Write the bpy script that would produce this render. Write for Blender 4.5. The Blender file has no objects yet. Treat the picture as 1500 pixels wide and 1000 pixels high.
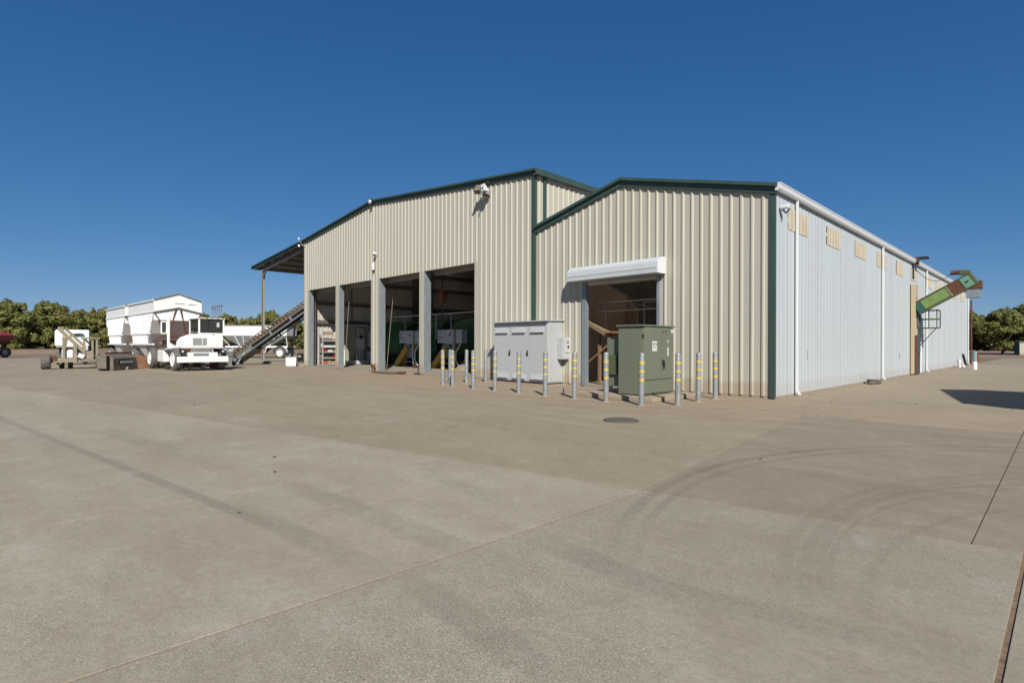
import bpy, bmesh, math, random
from mathutils import Vector, Matrix, noise as mnoise
R = math.radians
random.seed(7)
scn = bpy.context.scene
col = scn.collection

# ------------------------------------------------------------------ camera
cd = bpy.data.cameras.new("camera"); cam = bpy.data.objects.new("camera", cd); col.objects.link(cam)
cam.location = (4.716, -13.004, 1.23)
cam.rotation_euler = (R(90), R(-0.15), R(45.843))
cd.sensor_width = 36.0; cd.lens = 36.0 * 793 / 1500; cd.shift_y = 5.5 / 1500
cd.clip_start = 0.05; cd.clip_end = 6000
scn.camera = cam

# ------------------------------------------------------------------ light
SUN_EL = 38.0
world = bpy.data.worlds.new("World"); scn.world = world; world.use_nodes = True
wn = world.node_tree.nodes; wl = world.node_tree.links
for n in list(wn): wn.remove(n)
wo = wn.new("ShaderNodeOutputWorld"); bg = wn.new("ShaderNodeBackground"); sky = wn.new("ShaderNodeTexSky")
sky.sky_type = 'NISHITA'; sky.sun_disc = False
sky.sun_elevation = R(SUN_EL); sky.sun_rotation = R(126)
sky.altitude = 1500; sky.air_density = 1.0; sky.dust_density = 0.0; sky.ozone_density = 3.0
# a polarised, deep blue autumn sky: one tone curve per channel, the same in every direction
sp = wn.new("ShaderNodeSeparateColor"); cb_ = wn.new("ShaderNodeCombineColor"); wl.new(sky.outputs[0], sp.inputs[0])
for ch_, (gam, gain) in enumerate(((1.12, 0.345), (0.77, 0.86), (0.61, 1.70))):
    pw = wn.new("ShaderNodeMath"); pw.operation = 'POWER'; wl.new(sp.outputs[ch_], pw.inputs[0]); pw.inputs[1].default_value = gam
    mu = wn.new("ShaderNodeMath"); mu.operation = 'MULTIPLY'; wl.new(pw.outputs[0], mu.inputs[0]); mu.inputs[1].default_value = gain
    wl.new(mu.outputs[0], cb_.inputs[ch_])
wl.new(cb_.outputs[0], bg.inputs[0]); bg.inputs[1].default_value = 0.062
wl.new(bg.outputs[0], wo.inputs[0])
sd = bpy.data.lights.new("sun", 'SUN'); sun = bpy.data.objects.new("sun", sd); col.objects.link(sun)
sd.energy = 5.0; sd.angle = R(0.53); sd.color = (1.0, 0.95, 0.87)
sun.rotation_euler = (R(90 - SUN_EL), 0, R(54)); sun.location = (20, -15, 30)
scn.view_settings.view_transform = 'Standard'; scn.view_settings.look = 'None'
scn.view_settings.exposure = 0.50; scn.view_settings.gamma = 1.0
scn.render.engine = 'CYCLES'; scn.cycles.use_denoising = True; scn.cycles.max_bounces = 9; scn.cycles.diffuse_bounces = 6
scn.render.film_transparent = False

# ------------------------------------------------------------------ materials
def new_mat(name):
    m = bpy.data.materials.new(name); m.use_nodes = True
    nt = m.node_tree; b = nt.nodes["Principled BSDF"]
    return m, nt, b
def ramp(nt, fac, stops):
    r = nt.nodes.new("ShaderNodeValToRGB"); e = r.color_ramp.elements
    while len(e) < len(stops): e.new(0.5)
    for k, (p, c) in enumerate(stops):
        e[k].position = p; e[k].color = (*c, 1) if len(c) == 3 else c
    nt.links.new(fac, r.inputs[0]); return r.outputs[0]
def position(nt, scale=(1, 1, 1)):
    g = nt.nodes.new("ShaderNodeNewGeometry"); mp = nt.nodes.new("ShaderNodeMapping")
    mp.inputs['Scale'].default_value = scale; nt.links.new(g.outputs['Position'], mp.inputs[0]); return mp.outputs[0]
def tex_noise(nt, vec, scale, detail=4, rough=0.55):
    n = nt.nodes.new("ShaderNodeTexNoise"); n.inputs['Scale'].default_value = scale
    n.inputs['Detail'].default_value = detail; n.inputs['Roughness'].default_value = rough
    nt.links.new(vec, n.inputs['Vector']); return n.outputs[0]
def mix(nt, fac, a, b, mode='MIX'):
    x = nt.nodes.new("ShaderNodeMix"); x.data_type = 'RGBA'; x.blend_type = mode
    for s, v in ((0, fac), (6, a), (7, b)):
        if hasattr(v, 'is_output'): nt.links.new(v, x.inputs[s])
        elif s == 0: x.inputs[0].default_value = v
        else: x.inputs[s].default_value = (*v, 1)
    return x.outputs[2]
def math_node(nt, op, a, b=None, c=None):
    n = nt.nodes.new("ShaderNodeMath"); n.operation = op
    for k, v in enumerate((a, b, c)):
        if v is None: continue
        if hasattr(v, 'is_output'): nt.links.new(v, n.inputs[k])
        else: n.inputs[k].default_value = v
    return n.outputs[0]
def bump(nt, b, h, strength, dist=0.01):
    n = nt.nodes.new("ShaderNodeBump"); n.inputs['Strength'].default_value = strength; n.inputs['Distance'].default_value = dist
    nt.links.new(h, n.inputs['Height']); nt.links.new(n.outputs[0], b.inputs['Normal'])
def clamp3(c, k): return tuple(min(1, x * k) for x in c)
def paint(name, c, rough=0.5, metal=0.0, var=0.18, scale=3.0, dirt=None, dirt_amt=0.35, stretch=(1, 1, 0.35), dirt_scale=2.0, bmp=0.0, spec=0.4, sheet_=0):
    m, nt, b = new_mat(name)
    c = clamp3(c, K); dirt = clamp3(dirt, K) if dirt else None
    v = position(nt, stretch)
    n1 = tex_noise(nt, v, scale, 5, 0.6)
    out = ramp(nt, n1, [(0.3, clamp3(c, 1 - var)), (0.7, clamp3(c, 1 + var * 0.6))])
    if dirt:
        n2 = tex_noise(nt, v, dirt_scale, 6, 0.7)
        f = ramp(nt, n2, [(0.52, (0, 0, 0)), (0.78, (dirt_amt,) * 3)])
        out = mix(nt, f, out, dirt)
    if sheet_:
        oi = nt.nodes.new("ShaderNodeObjectInfo")
        out = mix(nt, ramp(nt, oi.outputs['Random'], [(0, (0,) * 3), (1, (.09,) * 3)]), out, clamp3(c, .62))
        g_ = nt.nodes.new("ShaderNodeNewGeometry"); sz = nt.nodes.new("ShaderNodeSeparateXYZ"); nt.links.new(g_.outputs['Position'], sz.inputs[0])
        hh = math_node(nt, 'ADD', sz.outputs[2], math_node(nt, 'MULTIPLY', tex_noise(nt, position(nt), 3.5, 5, .7), -.55))
        out = mix(nt, ramp(nt, hh, [(-.0, (sheet_,) * 3), (.10 + .12 * sheet_, (0,) * 3)]), out, (.26, .19, .125))      # mud splashed up from the yard
        st_ = tex_noise(nt, position(nt, (7, 7, .10)), 1.0, 4, .6)
        out = mix(nt, ramp(nt, st_, [(.60, (0,) * 3), (.78, (.16,) * 3)]), out, clamp3(c, .5))           # rain streaks
    nt.links.new(out, b.inputs['Base Color'])
    b.inputs['Roughness'].default_value = rough; b.inputs['Metallic'].default_value = metal
    b.inputs['Specular IOR Level'].default_value = spec
    if bmp: bump(nt, b, tex_noise(nt, position(nt), 40, 3), bmp)
    return m
M = {}
K = 0.68      # albedo scale: the colours below were judged by eye from the sunlit picture
M['tan'] = paint('tan_steel', (0.555, 0.530, 0.435), 0.5, 0, 0.05, 1.2, (0.36, 0.27, 0.18), 0.14, (1, 1, 0.12), 1.6, sheet_=.5)
M['white_wall'] = paint('white_steel', (0.575, 0.622, 0.640), 0.5, 0, 0.04, 0.8, (0.42, 0.38, 0.32), 0.16, (1, 1.6, 0.08), 1.3, sheet_=.18)
M['cream'] = paint('cream_sheet', (0.60, 0.49, 0.31), 0.6, 0, 0.16, 5, (0.45, 0.30, 0.15), 0.4, (1, 4, 0.3), 4)
M['green_trim'] = paint('green_trim', (0.050, 0.094, 0.078), 0.42, 0, 0.15, 2, (0.12, 0.11, 0.07), 0.2)
M['white'] = paint('white_paint', (0.84, 0.86, 0.86), 0.4, 0, 0.05, 2, (0.40, 0.34, 0.26), 0.22)
M['truck_white'] = paint('truck_white', (1.0, 1.0, 0.975), 0.35, 0, 0.05, 2, (0.60, 0.47, 0.34), 0.30, (1, 1, .6), 2.5)
M['white_dull'] = paint('dull_white', (0.97, 0.99, 1.01), 0.5, 0, 0.06, 2, (0.55, 0.45, 0.36), 0.35)
M['galv'] = paint('galvanised', (0.34, 0.39, 0.42), 0.45, 0.35, 0.2, 9, None, bmp=0.05)
M['bollard'] = paint('bollard_steel', (0.35, 0.365, 0.37), 0.5, 0.25, 0.22, 14, (0.18, 0.16, 0.13), 0.4, (1, 1, 0.6), 6)
M['yellow'] = paint('yellow_band', (0.72, 0.52, 0.06), 0.5, 0, 0.12, 12)
M['switch_grey'] = paint('switch_grey', (0.53, 0.545, 0.55), 0.45, 0, 0.04, 1.5, (0.35, 0.32, 0.28), 0.15)
M['xfmr'] = paint('transformer_green', (0.178, 0.198, 0.142), 0.45, 0, 0.06, 1.2, (0.24, 0.22, 0.15), 0.25)
M['dark'] = paint('dark_metal', (0.03, 0.03, 0.032), 0.6, 0.2, 0.2, 5)
M['black'] = paint('black_plastic', (0.012, 0.012, 0.013), 0.5)
M['rubber'] = paint('tyre_rubber', (0.15, 0.14, 0.125), 0.9, 0, 0.15, 8, (0.34, 0.29, 0.235), 0.5, (1, 1, 1), 4)
M['rust'] = paint('rusty_steel', (0.15, 0.06, 0.032), 0.8, 0, 0.4, 6, (0.07, 0.03, 0.018), 0.6, (1, 1, 1), 9)
M['rust_orange'] = paint('orange_rust', (0.29, 0.125, 0.06), 0.75, 0, 0.3, 6, (0.10, 0.05, 0.03), 0.5, (1, 1, 1), 7)
M['tan_machine'] = paint('tan_machine', (0.33, 0.285, 0.205), 0.75, 0, 0.15, 4, (0.16, 0.10, 0.06), 0.5, (1, 1, 1), 5)
M['bucket'] = paint('worn_bucket', (0.20, 0.165, 0.135), 0.65, 0.1, 0.25, 4, (0.32, 0.26, 0.2), 0.4, (1, 1, 1), 3)
M['concrete_pad'] = paint('pad_concrete', (0.40, 0.325, 0.235), 0.9, 0, 0.15, 3, (0.3, 0.22, 0.15), 0.3, (1, 1, 1), 5, bmp=0.2)
M['floor'] = paint('shop_floor', (0.36, 0.31, 0.24), 0.8, 0, 0.2, 1.5, (0.14, 0.11, 0.09), 0.5, (1, 1, 1), 2)
M['wood'] = paint('weathered_wood', (0.25, 0.17, 0.11), 0.85, 0, 0.3, 5, (0.12, 0.07, 0.04), 0.5, (6, 1, 6), 4)
M['wood_fresh'] = paint('brown_plank', (0.33, 0.17, 0.08), 0.85, 0, 0.3, 5, (0.15, 0.07, 0.03), 0.4, (6, 1, 6), 4)
M['brown_wall'] = paint('dusty_brown_wall', (0.66, 0.46, 0.35), 0.9, 0, 0.2, 2, (0.35, 0.22, 0.15), 0.5, (1, 1, .4), 1.2)
M['pink_rail'] = paint('primer_rail', (0.55, 0.40, 0.33), 0.6, 0, 0.15, 6)
M['drum'] = paint('drum_green', (0.045, 0.165, 0.055), 0.5, 0, 0.3, 3, (0.10, 0.11, 0.06), 0.4, (1, 1, 1), 2)
M['drum_dark'] = paint('drum_mesh', (0.012, 0.02, 0.013), 0.7, 0, 0.3, 8)
M['chute_yellow'] = paint('ochre_yellow', (0.70, 0.42, 0.05), 0.5, 0, 0.2, 4, (0.3, 0.16, 0.05), 0.4, (1, 1, 1), 4)
M['lime'] = paint('lime_paint', (0.20, 0.34, 0.10), 0.55, 0, 0.15, 3, (0.24, 0.09, 0.04), 0.6, (1, 1, 1), 4.5)
M['pale_green'] = paint('mint_paint', (0.16, 0.37, 0.25), 0.55, 0, 0.1, 3, (0.2, 0.1, 0.05), 0.3, (1, 1, 1), 5)
M['moss'] = paint('olive_green', (0.10, 0.13, 0.06), 0.6, 0, 0.2, 4, (0.2, 0.08, 0.04), 0.5, (1, 1, 1), 6)
M['teal'] = paint('teal_steel', (0.03, 0.13, 0.13), 0.55, 0, 0.2, 4, (0.15, 0.07, 0.04), 0.4, (1, 1, 1), 6)
M['teal_pale'] = paint('pale_teal', (0.22, 0.36, 0.34), 0.5)
M['red'] = paint('red_paint', (0.42, 0.025, 0.02), 0.5, 0, 0.2, 4, (0.2, 0.1, 0.08), 0.3)
M['orange'] = paint('orange_plastic', (0.34, 0.13, 0.045), 0.6, 0, 0.3, 4, (0.15, 0.08, 0.04), 0.5)
M['carton'] = paint('cardboard', (0.40, 0.26, 0.15), 0.85, 0, 0.15, 5)
M['panel_beige'] = paint('panel_beige', (0.42, 0.40, 0.31), 0.5, 0, 0.1, 3)
M['box_grey'] = paint('enclosure_grey', (0.58, 0.61, 0.63), 0.45, 0, 0.08, 3, (0.35, 0.32, 0.27), 0.2)
M['inner_tan'] = paint('inner_steel', (0.62, 0.59, 0.54), 0.55, 0, 0.12, 2, (0.3, 0.26, 0.22), 0.35, (1, 1, 0.3), 1.2)
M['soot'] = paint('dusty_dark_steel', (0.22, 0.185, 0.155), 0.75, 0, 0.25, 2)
M['ink'] = paint('print_ink', (0.03, 0.035, 0.05), 0.6)
M['ink_green'] = paint('print_green', (0.03, 0.20, 0.17), 0.6)
M['label'] = paint('label_white', (0.70, 0.70, 0.68), 0.5)
M['roof'] = paint('roof_steel', (0.35, 0.36, 0.33), 0.45, 0.2, 0.1, 1)
M['nuts'] = paint('nut_hulls', (0.27, 0.125, 0.06), 0.95, 0, 0.4, 9, (0.12, 0.055, 0.03), 0.7, (1, 1, 1), 14)
M['fill'] = paint('joint_fill', (0.25, 0.165, 0.105), 0.95, 0, 0.4, 26, (0.06, 0.045, 0.032), 0.9, (1, 1, 1), 11)
M['iron'] = paint('cast_iron', (0.16, 0.145, 0.12), 0.6, 0.2, 0.3, 14)
M['bark'] = paint('bark', (0.16, 0.13, 0.10), 0.95, 0, 0.3, 3)
M['pole_grey'] = paint('distant_pole', (0.20, 0.20, 0.21), 0.7, 0, 0.1)
M['slat'] = paint('brown_slat', (0.19, 0.115, 0.075), 0.8, 0, 0.35, 7, (0.35, 0.28, 0.2), 0.35, (1, 1, 1), 6)
M['slat_bed'] = paint('dusty_belt', (0.09, 0.055, 0.038), 0.9)
M['hood'] = paint('hood_white', (0.60, 0.645, 0.665), 0.45, 0, 0.05, 2, (0.45, 0.4, 0.33), 0.25)
M['truss'] = paint('truss_grey', (0.23, 0.25, 0.24), 0.6, 0.1, 0.15, 5, (0.12, 0.08, 0.05), 0.4, (1, 1, 1), 6)
M['purlin'] = paint('purlin_steel', (0.36, 0.335, 0.29), 0.55, 0.1, 0.1, 3)
M['primer'] = paint('beam_primer', (0.15, 0.125, 0.125), 0.6, 0.05, 0.15, 3)

def glass(name, c, rough=0.04):
    m, nt, b = new_mat(name)
    tr = nt.nodes.new("ShaderNodeBsdfTransparent"); tr.inputs[0].default_value = (*c, 1); gl = nt.nodes.new("ShaderNodeBsdfGlossy"); gl.inputs['Roughness'].default_value = rough
    fr = nt.nodes.new("ShaderNodeFresnel"); fr.inputs[0].default_value = 1.5; k = math_node(nt, 'ADD', fr.outputs[0], .04)
    du = nt.nodes.new("ShaderNodeBsdfDiffuse"); n = tex_noise(nt, position(nt), 3.0, 5, .7); nt.links.new(ramp(nt, n, [(.35, (.12, .13, .14)), (.7, (.3, .29, .27))]), du.inputs[0])
    m1 = nt.nodes.new("ShaderNodeMixShader"); nt.links.new(k, m1.inputs[0]); nt.links.new(tr.outputs[0], m1.inputs[1]); nt.links.new(gl.outputs[0], m1.inputs[2])
    m2 = nt.nodes.new("ShaderNodeMixShader"); m2.inputs[0].default_value = .12; nt.links.new(m1.outputs[0], m2.inputs[1]); nt.links.new(du.outputs[0], m2.inputs[2])      # dust film
    nt.links.new(m2.outputs[0], nt.nodes["Material Output"].inputs[0]); return m
M['glass'] = glass('tinted_glass', (0.52, 0.60, 0.62))

def concrete(name, c, c2, speck=0.5, warm=None):
    m, nt, b = new_mat(name)
    c = clamp3(c, K); c2 = clamp3(c2, K)
    p = position(nt); ps_ = position(nt, (0.55, 1.5, 1))
    big = tex_noise(nt, p, 0.20, 5, 0.6); mid = tex_noise(nt, ps_, 0.9, 7, 0.66)
    streak = tex_noise(nt, position(nt, (0.22, 2.2, 1)), 1.0, 6, 0.65)
    fine = tex_noise(nt, p, 22, 5, 0.75); grit = tex_noise(nt, p, 120, 2, 0.6)
    oi = nt.nodes.new("ShaderNodeObjectInfo")
    cc = ramp(nt, big, [(0.32, clamp3(c, .94)), (0.68, clamp3(c2, 1.04))])
    cc = mix(nt, ramp(nt, oi.outputs['Random'], [(0, (0,) * 3), (1, (.10,) * 3)]), cc, clamp3(c, 0.5))
    cc = mix(nt, ramp(nt, mid, [(0.34, (.42,) * 3), (0.60, (0, 0, 0))]), cc, (c[0] * .80, c[1] * .77, c[2] * .73))
    cc = mix(nt, ramp(nt, streak, [(0.50, (0,) * 3), (0.72, (.42,) * 3)]), cc, (c2[0] * .80, c2[1] * .775, c2[2] * .74))
    cc = mix(nt, ramp(nt, tex_noise(nt, ps_, 0.7, 7, .68), [(0.52, (0,) * 3), (0.70, (.55,) * 3)]), cc, (min(1, c2[0] * 1.14), c2[1] * 1.17, c2[2] * 1.22))
    cc = mix(nt, ramp(nt, tex_noise(nt, p, 2.6, 6, .7), [(0.36, (.30,) * 3), (0.52, (0,) * 3)]), cc, (c[0] * .72, c[1] * .68, c[2] * .62))
    cc = mix(nt, ramp(nt, tex_noise(nt, p, 4.5, 6, .75), [(0.52, (0,) * 3), (0.72, (.35,) * 3)]), cc, clamp3(c2, 1.22))
    cc = mix(nt, ramp(nt, fine, [(0.34, (.42,) * 3), (0.55, (0,) * 3)]), cc, clamp3(c, 0.60))
    worn = ramp(nt, tex_noise(nt, p, 0.45, 5, .65), [(0.40, (.25,) * 3), (0.60, (1,) * 3)])
    g1 = ramp(nt, grit, [(0.36, (speck,) * 3), (0.46, (0,) * 3)])
    g2 = ramp(nt, tex_noise(nt, p, 85, 2, .6), [(0.58, (0,) * 3), (0.68, (speck * .9,) * 3)])
    cc = mix(nt, mix(nt, worn, (0, 0, 0), g1), cc, clamp3(c, 0.30))
    cc = mix(nt, mix(nt, worn, (0, 0, 0), g2), cc, clamp3(c2, 1.7))
    cc = mix(nt, ramp(nt, tex_noise(nt, p, 1.15, 6, .72), [(0.60, (0,) * 3), (0.74, (.5,) * 3)]), cc, (c[0] * .74, c[1] * .77, c[2] * .80))
    cc = mix(nt, ramp(nt, tex_noise(nt, position(nt, (1.3, .8, 1)), 1.7, 7, .72), [(0.58, (0,) * 3), (0.72, (.5,) * 3)]), cc, (c2[0] * 1.12, c2[1] * 1.19, c2[2] * 1.30))
    # a few hairline cracks and dusty stains along them
    vc = nt.nodes.new("ShaderNodeTexVoronoi"); vc.feature = 'DISTANCE_TO_EDGE'; vc.inputs['Scale'].default_value = 0.16
    wv_ = nt.nodes.new("ShaderNodeVectorMath"); wv_.operation = 'ADD'; nz = nt.nodes.new("ShaderNodeTexNoise"); nz.inputs['Scale'].default_value = 1.3; nz.inputs['Detail'].default_value = 6
    nt.links.new(p, nz.inputs['Vector']); nt.links.new(p, wv_.inputs[0]); nt.links.new(nz.outputs['Color'], wv_.inputs[1]); nt.links.new(wv_.outputs[0], vc.inputs['Vector'])
    ck = ramp(nt, vc.outputs['Distance'], [(0.0, (.6,) * 3), (0.0022, (0,) * 3)])
    cm = ramp(nt, tex_noise(nt, p, 0.16, 2, .5), [(0.55, (0,) * 3), (0.62, (1,) * 3)])
    cc = mix(nt, mix(nt, cm, (0, 0, 0), ck), cc, (0.09, 0.07, 0.05))
    # sparse dark droppings and oil spots
    vo = nt.nodes.new("ShaderNodeTexVoronoi"); vo.inputs['Scale'].default_value = 0.9; nt.links.new(p, vo.inputs['Vector'])
    spot = ramp(nt, vo.outputs['Distance'], [(0.014, (.85,) * 3), (0.026, (0,) * 3)])
    cc = mix(nt, spot, cc, (0.035, 0.03, 0.026))
    # tyre marks: thin arcs left by turning trucks (rubber on the slab)
    g = nt.nodes.new("ShaderNodeNewGeometry"); s = nt.nodes.new("ShaderNodeSeparateXYZ"); nt.links.new(g.outputs['Position'], s.inputs[0])
    X, Y = s.outputs[0], s.outputs[1]
    brk = math_node(nt, 'MULTIPLY', ramp(nt, tex_noise(nt, p, 0.9, 5, .7), [(0.30, (.30,) * 3), (0.58, (1,) * 3)]), ramp(nt, tex_noise(nt, p, 14, 4, .7), [(0.32, (.5,) * 3), (0.56, (1,) * 3)]))
    fy = nt.nodes.new('ShaderNodeMapRange'); nt.links.new(Y, fy.inputs[0]); fy.inputs[1].default_value = -10.6; fy.inputs[2].default_value = -8.6; fy.inputs[3].default_value = .12
    def band(dist, w, amt):
        d = math_node(nt, 'ABSOLUTE', dist)
        f = nt.nodes.new("ShaderNodeMapRange"); f.interpolation_type = 'SMOOTHSTEP'
        nt.links.new(d, f.inputs[0]); f.inputs[1].default_value = w * 0.45; f.inputs[2].default_value = w; f.inputs[3].default_value = amt; f.inputs[4].default_value = 0
        return f.outputs[0]
    def ring(cx, cy, r, w, amt):
        dx = math_node(nt, 'SUBTRACT', X, cx); dy = math_node(nt, 'SUBTRACT', Y, cy)
        d = math_node(nt, 'SQRT', math_node(nt, 'ADD', math_node(nt, 'MULTIPLY', dx, dx), math_node(nt, 'MULTIPLY', dy, dy)))
        return band(math_node(nt, 'SUBTRACT', d, r), w, amt)
    def line(x0, y0, x1, y1, w, amt):
        L = math.hypot(x1 - x0, y1 - y0); nx, ny = -(y1 - y0) / L, (x1 - x0) / L
        d = math_node(nt, 'ADD', math_node(nt, 'MULTIPLY', X, nx), math_node(nt, 'MULTIPLY', Y, ny))
        return band(math_node(nt, 'SUBTRACT', d, nx * x0 + ny * y0), w, amt)
    marks = None
    for f in (ring(6.98, -7.97, 4.79, .065, .36), ring(6.93, -8.05, 4.56, .05, .32), ring(7.8, -8.54, 4.38, .055, .20), ring(7.8, -8.54, 4.20, .035, .20), ring(7.8, -8.54, 4.27, .02, .22),
              ring(7.21, -8.74, 3.66, .05, .24), ring(7.21, -8.74, 3.53, .025, .2), ring(7.5, -9.2, 3.55, .04, .18),
              line(2.4, -10.63, 4.4, -10.35, .22, .17), line(-6, -8.4, 4, -7.2, .2, .10), line(-20, -7.5, 3, -3.6, .35, .12), line(-20, -6.0, 3, -2.9, .3, .10)):
        marks = f if marks is None else math_node(nt, 'MAXIMUM', marks, f)
    def span(lo, hi):
        r_ = []
        for v0, v1 in ((lo - .35, lo + .35), (hi + .35, hi - .35)):
            q = nt.nodes.new("ShaderNodeMapRange"); nt.links.new(X, q.inputs[0]); q.inputs[1].default_value = v0; q.inputs[2].default_value = v1; r_.append(q.outputs[0])
        return math_node(nt, 'MULTIPLY', *r_)
    soft = None
    for x0, y0, x1, y1, w, amt in ((.13, -11.07, 2.29, -10.93, .16, .22), (.4, -11.62, 2.14, -11.47, .13, .22), (.33, -9.95, 1.61, -10.1, .14, .14), (2.5, -10.5, 3.48, -10.55, .15, .24), (3.0, -10.62, 4.4, -10.23, .14, .22),
                                   (2.2, -11.4, 3.4, -11.5, .12, .2), (-5, -11.8, -1.5, -11.3, .2, .14), (-9, -13.1, -3, -12.3, .25, .12)):
        f = math_node(nt, 'MULTIPLY', line(x0, y0, x1, y1, w, amt), span(x0, x1)); soft = f if soft is None else math_node(nt, 'MAXIMUM', soft, f)
    soft = math_node(nt, 'MULTIPLY', soft, ramp(nt, tex_noise(nt, p, 1.6, 6, .7), [(0.32, (.25,) * 3), (0.6, (1,) * 3)]))
    left = nt.nodes.new("ShaderNodeMapRange"); nt.links.new(X, left.inputs[0]); left.inputs[1].default_value = 2.1; left.inputs[2].default_value = 0.9
    lb = math_node(nt, 'MULTIPLY', line(-7.55, -12.84, 1.97, -11.46, .075, .26), left.outputs[0])
    marks = math_node(nt, 'MAXIMUM', math_node(nt, 'MULTIPLY', math_node(nt, 'MULTIPLY', marks, brk), fy.outputs[0]), math_node(nt, 'MAXIMUM', lb, soft))
    cc = mix(nt, marks, cc, (0.068, 0.058, 0.046))
    nt.links.new(cc, b.inputs['Base Color']); b.inputs['Roughness'].default_value = 0.88; b.inputs['Specular IOR Level'].default_value = 0.25
    h = math_node(nt, 'ADD', math_node(nt, 'MULTIPLY', grit, 0.4), fine)
    bump(nt, b, h, 0.22, 0.006)
    return m
M['slab_pale'] = concrete('pale_concrete', (0.408, 0.358, 0.270), (0.460, 0.410, 0.318), .55)
M['slab_mid'] = concrete('worn_concrete', (0.368, 0.324, 0.246), (0.420, 0.373, 0.290), .75)
M['slab_warm'] = concrete('warm_concrete', (0.365, 0.303, 0.217), (0.415, 0.348, 0.255), .35)
M['slab_dark'] = concrete('dark_concrete', (0.326, 0.273, 0.200), (0.376, 0.317, 0.236), .35)
M['slab_sand'] = concrete('sandy_concrete', (0.372, 0.296, 0.208), (0.425, 0.340, 0.244), .3)

def dirt_mat():
    m, nt, b = new_mat('dirt'); p = position(nt)
    a = tex_noise(nt, p, 0.08, 6, .6); c = tex_noise(nt, p, 1.5, 6, .7)
    o = ramp(nt, a, [(0.35, (0.14, 0.092, 0.058)), (0.6, (0.215, 0.155, 0.105))])
    o = mix(nt, ramp(nt, c, [(0.35, (.5,) * 3), (0.6, (0,) * 3)]), o, (0.12, 0.075, 0.045))
    nt.links.new(o, b.inputs['Base Color']); b.inputs['Roughness'].default_value = 1
    bump(nt, b, c, .6, .05); return m
M['dirt'] = dirt_mat()
def leaf_mat(name, stops):
    m, nt, b = new_mat(name)
    g = nt.nodes.new("ShaderNodeNewGeometry"); oi = nt.nodes.new("ShaderNodeObjectInfo")
    c = ramp(nt, g.outputs['Random Per Island'], stops)
    c2 = mix(nt, ramp(nt, oi.outputs['Random'], [(0, (0,) * 3), (1, (.28,) * 3)]), c, (0.22, 0.175, 0.055))
    nt.links.new(c2, b.inputs['Base Color']); b.inputs['Roughness'].default_value = 0.6; b.inputs['Specular IOR Level'].default_value = 0.25
    tr = nt.nodes.new("ShaderNodeBsdfTranslucent"); nt.links.new(c2, tr.inputs[0])
    ms = nt.nodes.new("ShaderNodeMixShader"); ms.inputs[0].default_value = 0.35
    out = nt.nodes["Material Output"]; nt.links.new(b.outputs[0], ms.inputs[1]); nt.links.new(tr.outputs[0], ms.inputs[2]); nt.links.new(ms.outputs[0], out.inputs[0])
    return m
def fibre_mat():
    m, nt, b = new_mat('fibreglass'); c = ramp(nt, tex_noise(nt, position(nt, (1, 3, .6)), 3, 4, .55), [(.3, (.44, .375, .265)), (.55, (.51, .455, .35)), (.75, (.55, .51, .43))])
    nt.links.new(c, b.inputs['Base Color']); b.inputs['Roughness'].default_value = .6
    tr = nt.nodes.new("ShaderNodeBsdfTranslucent"); nt.links.new(c, tr.inputs[0]); ms = nt.nodes.new("ShaderNodeMixShader"); ms.inputs[0].default_value = .28
    nt.links.new(b.outputs[0], ms.inputs[1]); nt.links.new(tr.outputs[0], ms.inputs[2]); nt.links.new(ms.outputs[0], nt.nodes["Material Output"].inputs[0]); return m
M['fibre'] = fibre_mat()
def added_skylight_mat():  # translucent sheet for the unseen roof strips, added to let daylight inside
    m, nt, b = new_mat('added_skylight'); tr = nt.nodes.new("ShaderNodeBsdfTranslucent"); tr.inputs[0].default_value = (.82, .80, .74, 1); ms = nt.nodes.new("ShaderNodeMixShader"); ms.inputs[0].default_value = .75
    b.inputs['Base Color'].default_value = (.7, .7, .66, 1); nt.links.new(b.outputs[0], ms.inputs[1]); nt.links.new(tr.outputs[0], ms.inputs[2]); nt.links.new(ms.outputs[0], nt.nodes["Material Output"].inputs[0]); return m
M['added_skylight'] = added_skylight_mat()
M['leaf'] = leaf_mat('orchard_leaf', [(0, (0.074, 0.108, 0.028)), (0.4, (0.145, 0.170, 0.044)), (0.75, (0.225, 0.215, 0.062)), (1, (0.275, 0.220, 0.088))])

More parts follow.
